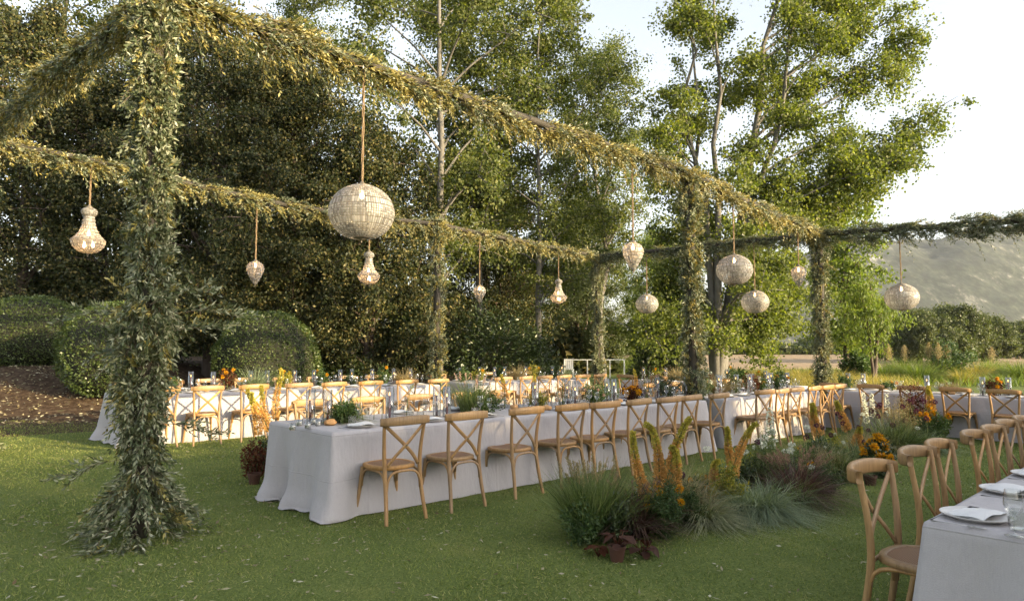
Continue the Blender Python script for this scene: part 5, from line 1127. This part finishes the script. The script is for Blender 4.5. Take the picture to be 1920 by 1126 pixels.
for i, (bx, by, tx, ty, hk, lab) in enumerate([(1236, 985, 1183, 808, .02, 'leaning towards the middle table, outermost of the open-end cluster'), (1230, 978, 1222, 792, .06, 'upright with a crooked tip in the open-end cluster'), (1236, 985, 1288, 782, .03, 'leaning along the bed with a curling tip in the open-end cluster'), (1246, 985, 1268, 835, .05, 'shorter, beside the curling-tipped one in the open-end cluster'), (1240, 1000, 1222, 932, .05, 'short and drooping below the yellow blooms')]):
    b = gp(bx, by); foxtail('orange foxtail lily, ' + lab, b, tp(tx, ty, b), i,   .72 if i < 4 else .8, .044, 1100, hk, GB)
bush('dark feathery plant with small yellow blooms below the foxtail lilies', gp(1252, 1005), 'fern', .22, .40, 2600, 1, .04, .006, blooms=7, bl_r=.028)
bush('second dark feathery plant beside the variegated grass', gp(1290, 985), 'fern', .18, .30, 1800, 2, .04, .006)
grass_clump('arching cream-striped sedge between the feathery plants', gp(1320, 975), 'g_varieg', 520, .08, .42, .0065, .85, 1.15, 4)
bush('golden-green leafy plant under the middle foxtail lilies', gp(1362, 950), 'goldgreen', .20, .36, 1500, 3, .035, .016)
for i, (bx, by, tx, ty, hk, lab) in enumerate([(1350, 945, 1340, 862, .05, 'short with a hooked tip above the golden-green plant'), (1352, 945, 1412, 792, .04, 'long and leaning along the middle of the bed'), (1400, 935, 1362, 800, .0, 'crossing behind the long leaning one')]):
    b = gp(bx, by); foxtail('orange foxtail lily, ' + lab, b, tp(tx, ty, b), 10 + i, .66, .043, 1000, hk, GB)
grass_clump('large arching blue-green grass in the middle of the bed', gp(1425, 955), 'g_blue', 1100, .16, .46, .0045, .8, 1.15, 5, 0)
grass_clump('second arching blue-green grass, towards the foxtail lilies', gp(1392, 958), 'g_blue', 600, .11, .40, .0045, .8, 1.1, 25, 0)
bush('tall airy green plant with white blooms behind the blue-green grass', gp(1440, 925), 'g_green', .22, .55, 1300, 4, .05, .009, blooms=5, bloom_mt='white_petal', bl_r=.03)
grass_clump('bronze fountain grass with pale plumes above the potted soil', gp(1495, 935), 'g_purple', 700, .12, .55, .0065, .75, .75, 6, 46, 'plume', pl_len=.13)
grass_clump('thin green sedge tangled through the bronze fountain grass', gp(1484, 945), 'g_green', 420, .1, .42, .005, .8, .8, 26)
pot('dark terracotta pot under the bronze fountain grass', gp(1490, 945), .085, .12)
pot('small terracotta pot between blue-green and bronze grasses', gp(1460, 952), .06, .1)
bush('low soft green filler plant beyond the bronze fountain grass', gp(1545, 915), 'fern', .2, .28, 1800, 5, .03, .012)
grass_clump('straw feather grass in the middle of the bed behind the bronze grass', gp(1530, 885), 'g_straw', 800, .16, .5, .0035, .7, .6, 7)
grass_clump('broad-bladed green clump before the straw feather grass', gp(1575, 888), 'g_green', 480, .13, .42, .011, .8, .65, 8)
grass_clump('loose green grass beside the yellow lilies', gp(1605, 868), 'g_green', 500, .14, .45, .006, .7, .6, 9)
bush('dark leafed plant topped by bright yellow-orange blooms', gp(1650, 885), 'shrub', .24, .40, 1700, 6, .05, .02, blooms=16, bl_r=.045)
pot('terracotta pot under the yellow-orange blooms', gp(1632, 900), .07, .11)
grass_clump('straw feather grass beyond the yellow-orange blooms', gp(1625, 845), 'g_straw', 500, .16, .5, .004, .7, .6, 10)
rf = random.Random(12)
for i in range(25):
    u = 4.1 + i * .225; mt = ('fern', 'shrub', 'g_green', 'fern', 'goldgreen')[i % 5]; hh = rf.uniform(.22, .36)
    bush(('feathery', 'dark leafed', 'thin-leaved', 'soft', 'yellow-green')[i % 5] + ' low filler plant, ' + ORD[i] + ' along the bed from its open end', P3(u, 3.42 + rf.uniform(-.12, .16) + .01 * i), mt, .2, hh, 900, 300 + i, .045, .014, group='low filler plants along the bed', blooms=(0, 0, 3, 0, 4)[i % 5], bloom_mt=('white_petal', 'yellow_petal')[i % 2], bl_r=.022)
# far end of the bed
grass_clump('tall green grass at the foot of the white delphiniums', gp(1672, 835), 'g_green', 900, .25, .62, .006, .7, .55, 11, 20, 'g_straw')
grass_clump('grey-green arching grass at the far end of the bed', gp(1735, 835), 'g_blue', 600, .16, .42, .006, .85, .8, 12)
bush('russet feathery plant with burgundy heads at the far end of the bed', gp(1715, 812), 'russet', .34, .82, 1500, 7, .035, .02)
bush('buff airy seed-head plant between the delphiniums and russet plant', gp(1690, 820), 'g_straw', .34, .66, 1500, 8, .03, .01)
bush('fresh green plant with orange blooms at the far end of the bed', gp(1748, 822), 'fern', .28, .50, 1700, 9, .04, .016, blooms=9, bl_r=.045)
bush('bright lime leaved plant, last in the bed', gp(1762, 812), 'lime', .2, .34, 900, 10, .05, .03)
for i, (x, yb, xt, yt) in enumerate([(1625, 815, 1618, 735), (1640, 812, 1634, 738), (1668, 812, 1662, 738), (1702, 800, 1702, 730), (1722, 800, 1727, 722), (1628, 820, 1622, 752)]):
    b = gp(x, yb); spire('white delphinium spire, ' + ORD[i] + ' from the meadow post along the far end of the bed', b, tp(xt, yt, b), i, group='white delphiniums at the far end of the bed')
b = gp(1440, 900); spire('white delphinium spire alone beside the middle foxtail lilies', b, tp(1444, 765, b), 9, rad=.034, n=150)
for i, (bx, by, tx, ty) in enumerate([(1560, 860, 1522, 756), (1605, 840, 1568, 752), (1610, 855, 1612, 800), (1738, 815, 1741, 724)]):
    b = gp(bx, by); foxtail('yellow-orange foxtail lily, ' + ORD[i] + ' beyond the bronze fountain grass', b, tp(tx, ty, b), 20 + i, .55, .06, 800, 0, GB, .03)
AL = [(1279, 890, 965), (1420, 828, 930), (1512, 818, 900), (1531, 797, 880), (1542, 801, 880), (1575, 782, 860), (1570, 775, 858), (1580, 793, 862), (1558, 815, 880), (1610, 800, 855), (1620, 828, 875), (1628, 806, 850), (1646, 780, 835), (1634, 770, 830), (1648, 762, 828), (1674, 796, 838), (1692, 762, 825), (1697, 788, 830), (1703, 752, 820), (1709, 755, 820), (1712, 748, 818), (1733, 752, 818), (1727, 749, 815), (1753, 753, 818), (1737, 784, 830), (1650, 758, 828), (1718, 770, 826)]
AL = AL[:2] + sorted(AL[2:], key=lambda q: UV(*px(q[0], q[2]))[0])
for i, (x, yt, yb) in enumerate(AL):
    b = gp(x + 4, yb); lab = ('burgundy drumstick allium alone beside the open-end foxtail lilies', 'burgundy drumstick allium beside the single white delphinium')[i] if i < 2 else 'burgundy drumstick allium, ' + ORD[i - 2] + ' along the bed from the bronze fountain grass'
    allium(lab, b, tp(x, yt, b), i, .026 if i < 12 else .034, group='burgundy alliums in the far half of the bed' if i > 1 else None)
for i, (x, yt, yb, lab) in enumerate([(1325, 840, 940, 'white umbel flower before the crossing foxtail lilies'), (1395, 823, 925, 'white umbel flower past the crossing foxtail lilies'), (1397, 846, 925, 'lower white umbel flower past the crossing foxtail lilies'), (1434, 818, 915, 'small white umbel flower below the single delphinium'), (1452, 825, 918, 'wide white umbel flower above the bronze fountain grass'), (1484, 832, 920, 'narrow white umbel flower next to the wide one above the bronze grass'), (1473, 845, 920, 'drooping white flower in front of the bronze fountain grass'), (1521, 874, 925, 'white flower low beside the bronze fountain grass'), (1513, 800, 880, 'white umbel flower behind the bronze fountain grass'), (1617, 776, 835, 'white flower below the delphiniums'), (1720, 802, 835, 'pale button flower below the orange blooms')]):
    b = gp(x + 3, yb); allium(lab, b, tp(x, yt, b), 60 + i, .034, 'white_petal', None, .45, 'white_flower', 'flower', 90)
# between the tables, seen past the draped end of the middle table
def P2(u, v): return P3(u, v)
for i, (x, yb, xt, yt, v) in enumerate([(530, 800, 462, 728, 8.1), (545, 800, 487, 722, 8.3), (530, 790, 528, 690, 8.6), (498, 800, 470, 735, 8.2)]):
    u = u_at(x, v); b = P3(u, v); foxtail('yellowing foxtail lily, ' + ORD[i] + ' behind the draped end of the middle table', b, tp(xt, yt, b), 30 + i, .55, .045, 700, .02, 'foxtail lilies between the middle and back tables')
for i, (x, v) in enumerate([(484, 7.6), (505, 8.0), (545, 8.5)]):
    u = u_at(x, v); bush(('dark russet plant at the lawn between the tables, by the draped cloth', 'dark green plant between the tables behind the draped cloth', 'dark green plant with burgundy heads between the tables')[i], P3(u, v), ('russet', 'shrub', 'shrub')[i], .18, .38, 700, 40 + i, .04, .02)
b = P3(u_at(484, 7.45), 7.45); pot('dark pot at the lawn between the tables by the draped cloth', b, .07, .12)
# plants standing on the tables
def tabletop(kind, key, a, b_, label, **k):
    p = at_uv(key, a, b_)
    if kind == 'grass': return grass_clump(label, p, **k)
    return bush(label, p, **k)
tabletop('bush', 'mid', u_at(652, 6.05), 0, 'dark mossy fern mound near the draped end of the middle table', mt='fern', r=.20, h=.20, n=1700, seed=50, L=.05, W=.012)
tabletop('grass', 'mid', u_at(650, 6.1), .05, 'arching dark sedge in the mossy mound on the middle table', mt='g_green', n=260, r=.06, L=.26, W=.006, spread=.9, droop=.8, seed=51)
tabletop('grass', 'mid', u_at(885, 6.15), .1, 'tall misty green grass in the biggest mound of the middle table', mt='g_green', n=600, r=.14, L=.42, W=.004, spread=.35, droop=.3, seed=52, plumes=10, plume_mt='pink_petal')
tabletop('bush', 'mid', u_at(915, 6.0), 0, 'soft green fern in the biggest mound of the middle table', mt='fern', r=.27, h=.22, n=2400, seed=53, L=.04, W=.012)
tabletop('bush', 'mid', u_at(1016, 6.0), 0, 'round green mound in a wooden bowl on the middle table', mt='goldgreen', r=.17, h=.19, n=1300, seed=54, L=.035, W=.01)
tabletop('bush', 'mid', u_at(1052, 6.2), .2, 'airy burgundy-dotted stems on the middle table', mt='russet', r=.2, h=.45, n=160, seed=55, L=.018, W=.016)
tabletop('bush', 'mid', u_at(1115, 6.05), 0, 'grey-green bushy mound on the middle table', mt='fern', r=.22, h=.28, n=1900, seed=56, L=.035, W=.012, blooms=5, bloom_mt='pink_petal', bl_r=.02)
tabletop('bush', 'mid', u_at(1186, 6.05), 0, 'russet foliage with yellow blooms on the middle table', mt='russet', r=.2, h=.22, n=1100, seed=57, L=.04, W=.02, blooms=7, bl_r=.04)
tabletop('bush', 'mid', u_at(1212, 6.2), .2, 'tall branching burgundy seed stems on the middle table', mt='russet', r=.24, h=.5, n=200, seed=58, L=.02, W=.018)
tabletop('bush', 'mid', u_at(1250, 6.05), 0, 'dense dark green mound at the garlanded post end of the middle table', mt='shrub', r=.24, h=.36, n=2200, seed=59, L=.035, W=.015, blooms=4, bloom_mt='pink_petal', bl_r=.02)
b = at_uv('mid', u_at(1183, 6.3), .3); foxtail('short yellow foxtail lily standing on the middle table', b, b + Vector((.01, 0, .45)), 40, .7, .025, 300)
b = at_uv('mid', u_at(945, 6.3), .35); foxtail('short green-yellow foxtail lily by the biggest mound of the middle table', b, b + Vector((-.04, 0, .42)), 41, .7, .025, 300)
b = at_uv('mid', u_at(990, 6.3), .35); foxtail('leaning green-yellow foxtail lily on the middle table', b, b + Vector((.08, 0, .42)), 42, .7, .025, 300)
for i, x in enumerate((662, 680, 700, 715, 760)):
    b = at_uv('mid', u_at(x, 6.2), .15); allium('pale seed-head flower on a thin stem, ' + ORD[i] + ' from the draped end of the middle table', b, b + Vector((.03 * (i - 2), 0, .28 + .05 * (i % 3))), 80 + i, .022, ('g_blue', 'pink_petal')[i % 2], 'seed heads on the middle table', .8, 'seed_head', 'flower', 60)
K = [('mid2', [(10.15, 'fern', .3), (10.75, 'g_straw', .45), (11.2, 'shrub', .26), (11.85, 'russet', .34), (12.3, 'fern', .22), (12.9, 'fern', .3)]),
     ('back', [(3.3, 'goldgreen', .42), (3.75, 'fern', .25), (4.7, 'russet', .42), (5.2, 'g_blue', .5), (5.75, 'goldgreen', .3), (6.5, 'fern', .35), (7.1, 'shrub', .24), (7.85, 'fern', .4), (8.4, 'g_straw', .4)]),
     ('back2', [(9.95, 'fern', .4), (10.5, 'goldgreen', .3), (11.15, 'fern', .35), (11.75, 'g_straw', .5), (12.3, 'goldgreen', .38), (13.0, 'fern', .3), (13.5, 'g_blue', .35)]),
     ('end', [(5.45, 'fern', .3), (4.65, 'fern', .2), (3.6, 'g_straw', .32), (2.9, 'russet', .3), (2.15, 'shrub', .3), (1.5, 'goldgreen', .3)]),
     ('end2', [(10.1, 'goldgreen', .25), (9.5, 'g_straw', .5), (8.7, 'russet', .3), (8.0, 'fern', .4), (7.3, 'goldgreen', .3), (6.8, 'fern', .35)])]
DN = {'fern': 'soft green fern mound', 'g_straw': 'straw-coloured airy mound', 'shrub': 'dark leafy mound', 'russet': 'russet flower mound', 'goldgreen': 'yellow-green mound', 'g_blue': 'blue-green spiky mound'}
sd = 200
for key, L in K:
    for i, (a, mt, h) in enumerate(L):
        sd += 1; lab = DN[mt] + ', ' + ORD[i] + ' from the ' + END[key]
        if mt in ('g_blue', 'g_straw'): grass_clump(lab, at_uv(key, a, .05), mt, 320, .09, h, .006, .6, .5, sd, group='mounds on ' + TBL[key][5])
        else: bush(lab, at_uv(key, a, 0), mt, .19, h, 800, sd, .045, .018, group='mounds on ' + TBL[key][5], blooms=4 if mt in ('russet', 'shrub') else 2, bloom_mt='yellow_petal' if sd % 3 else 'white_petal', bl_r=.03)
for i, (a, b_) in enumerate(((2.2, .1), (2.12, -.05), (2.28, .0))):
    b = at_uv('end', a, b_); allium('white lily-like bloom above the dark mound, ' + ORD[i] + ' of three on the cross table', b, b + Vector((.04 * (i - 1), 0, .34 + .04 * i)), 120 + i, .05, 'white_petal', 'white blooms on the cross table', .7, 'white_flower', 'flower', 60)
grass_clump('thin straw grass stems leaning over the plates of the table across the flowers', at_uv('side', 4.35, .15), 'g_straw', 40, .05, .5, .0022, .9, .5, 300)

# ------------------------------------------------------------------ small things beyond the tables
def railing():
    D = 35; a = pd(1058, 674, D); b = pd(1172, 674, D); X0 = a.x; z0 = G(X0, D); t = thing('railing', 'thin white-painted railing beyond the far corner post', 'railing', (X0, D, z0)); h = a.z - z0; L = b.x - a.x
    mb = MB(); mb.box((L / 2, 0, h), (L, .05, .05)); obj('top_bar', mb.mesh('top_bar', False), M['white_paint'], t)
    for f in (.01, .38, .75, .985): mb = MB(); mb.box((L * f, 0, h / 2 - .013), (.06, .05, h - .026)); obj('rail_post', mb.mesh('rail_post', False), M['white_paint'], t)
    p = pd(1067, 690, D + .4); t = thing('garden_chair', 'small white slatted garden chair standing behind the railing', 'chair', (p.x, D + .5, G(p.x, D + .5)))
    mb = MB(); mb.box((0, 0, .4), (.5, .45, .04)); obj('seat', mb.mesh('seat', False), M['white_paint'], t)
    for k in range(5):
        mb = MB(); mb.box((-.2 + k * .1, .22, .68), (.085, .03, .5)); obj('back_slat', mb.mesh('back_slat', False), M['white_paint'], t)
    for x in (-.22, .22):
        for y in (-.2, .2): mb = MB(); mb.box((x, y, .19), (.05, .05, .38)); obj('leg', mb.mesh('leg', False), M['white_paint'], t)
railing()

# ------------------------------------------------------------------ lawn blades and fallen leaves
def lawn():
    rng = np.random.default_rng(6); Vs = []
    for (y0, y1, dens, L, W) in ((1.9, 4.2, 4200, .034, .0046), (4.2, 6.5, 3000, .034, .006), (6.5, 10, 1500, .036, .008), (10, 15, 700, .036, .012)):
        half = .85 * y1 + .8; n = int(dens * (y1 - y0) * half * 2); X = rng.uniform(-half, half, n); Y = rng.uniform(y0, y1, n)
        ok = np.abs(X) < .85 * Y + .8
        ok &= ~((X < -7.6) & (Y > 13.6)); X, Y = X[ok], Y[ok]; n = len(X)
        b = np.stack([X, Y, gz(X, Y) - .004], 1); d = norm(rng.normal(size=(n, 3)) * np.array([.9, .9, .1]) + np.array([0, 0, .8])); l = L * rng.uniform(.5, 1.25, n)[:, None]
        s = norm(np.cross(d, rng.normal(size=(n, 3)))) * W * .5
        Vs.append(np.stack([b - s, b + s, b + d * l], 1).reshape(-1, 3))
    V = np.concatenate(Vs); tag(obj('lawn_grass', mesh_np('lawn_grass', V, np.arange(len(V)).reshape(-1, 3)), M['lawn_blade']), 'short mown green lawn grass around the tables', 'grass', None, 'stuff')
    n = 2600; X = rng.uniform(-7, 7, n); Y = rng.uniform(2, 11, n); k = rng.uniform(size=n) < .3
    c = np.array(XY(1.7, 6.0)); X[k] = c[0] + rng.normal(size=k.sum()) * 1.5; Y[k] = c[1] + rng.normal(size=k.sum()) * 1.2
    P = np.stack([X, Y, gz(X, Y) + .022], 1); D = rng.normal(size=(n, 3)) * np.array([1, 1, .15]); D = norm(D); r = np.array([0, 0, 1.]) + rng.normal(size=(n, 3)) * .3
    B = norm(np.cross(D, r)); L = rng.uniform(.025, .065, n)[:, None]; W = rng.uniform(.005, .011, n)[:, None]
    V = np.stack([P, P + D * L * .5 + B * W, P + D * L, P + D * L * .5 - B * W], 1).reshape(-1, 3)
    tag(obj('fallen_leaves', mesh_np('fallen_leaves', V, np.arange(4 * n).reshape(n, 4)), M['litter']), 'pale fallen leaves scattered over the lawn', 'leaves', None, 'stuff')
    n = 2600; X = rng.uniform(-16, -7.6, n); Y = rng.uniform(13.2, 18, n); P = np.stack([X, Y, gz(X, Y) + .01], 1); V, F = leaves(P, rng.normal(size=(n, 3)) * np.array([1, 1, .25]), rng.uniform(.04, .1, n), .03, rng)
    tag(obj('leaf_litter', mesh_np('leaf_litter', V, F), M['litter']), 'leaf litter and bark on the planted bank below the clipped shrubs', 'leaf litter', None, 'stuff')
lawn()

# ------------------------------------------------------------------ evening haze
def haze():
    m = bpy.data.materials.new('evening_haze'); m.use_nodes = True; n = m.node_tree; n.nodes.remove(n.nodes['Principled BSDF'])
    v = n.nodes.new('ShaderNodeVolumePrincipled'); v.inputs['Color'].default_value = (.86, .92, 1., 1); v.inputs['Density'].default_value = .00011; v.inputs['Anisotropy'].default_value = .15
    n.links.new(v.outputs[0], n.nodes['Material Output'].inputs['Volume'])
    mb = MB(); mb.box((0, 0, 149), (3840, 3840, 310)); o = obj('haze', mb.mesh('haze', False), m); tag(o, 'thin evening haze filling the valley air', 'haze', None, 'stuff')
haze()
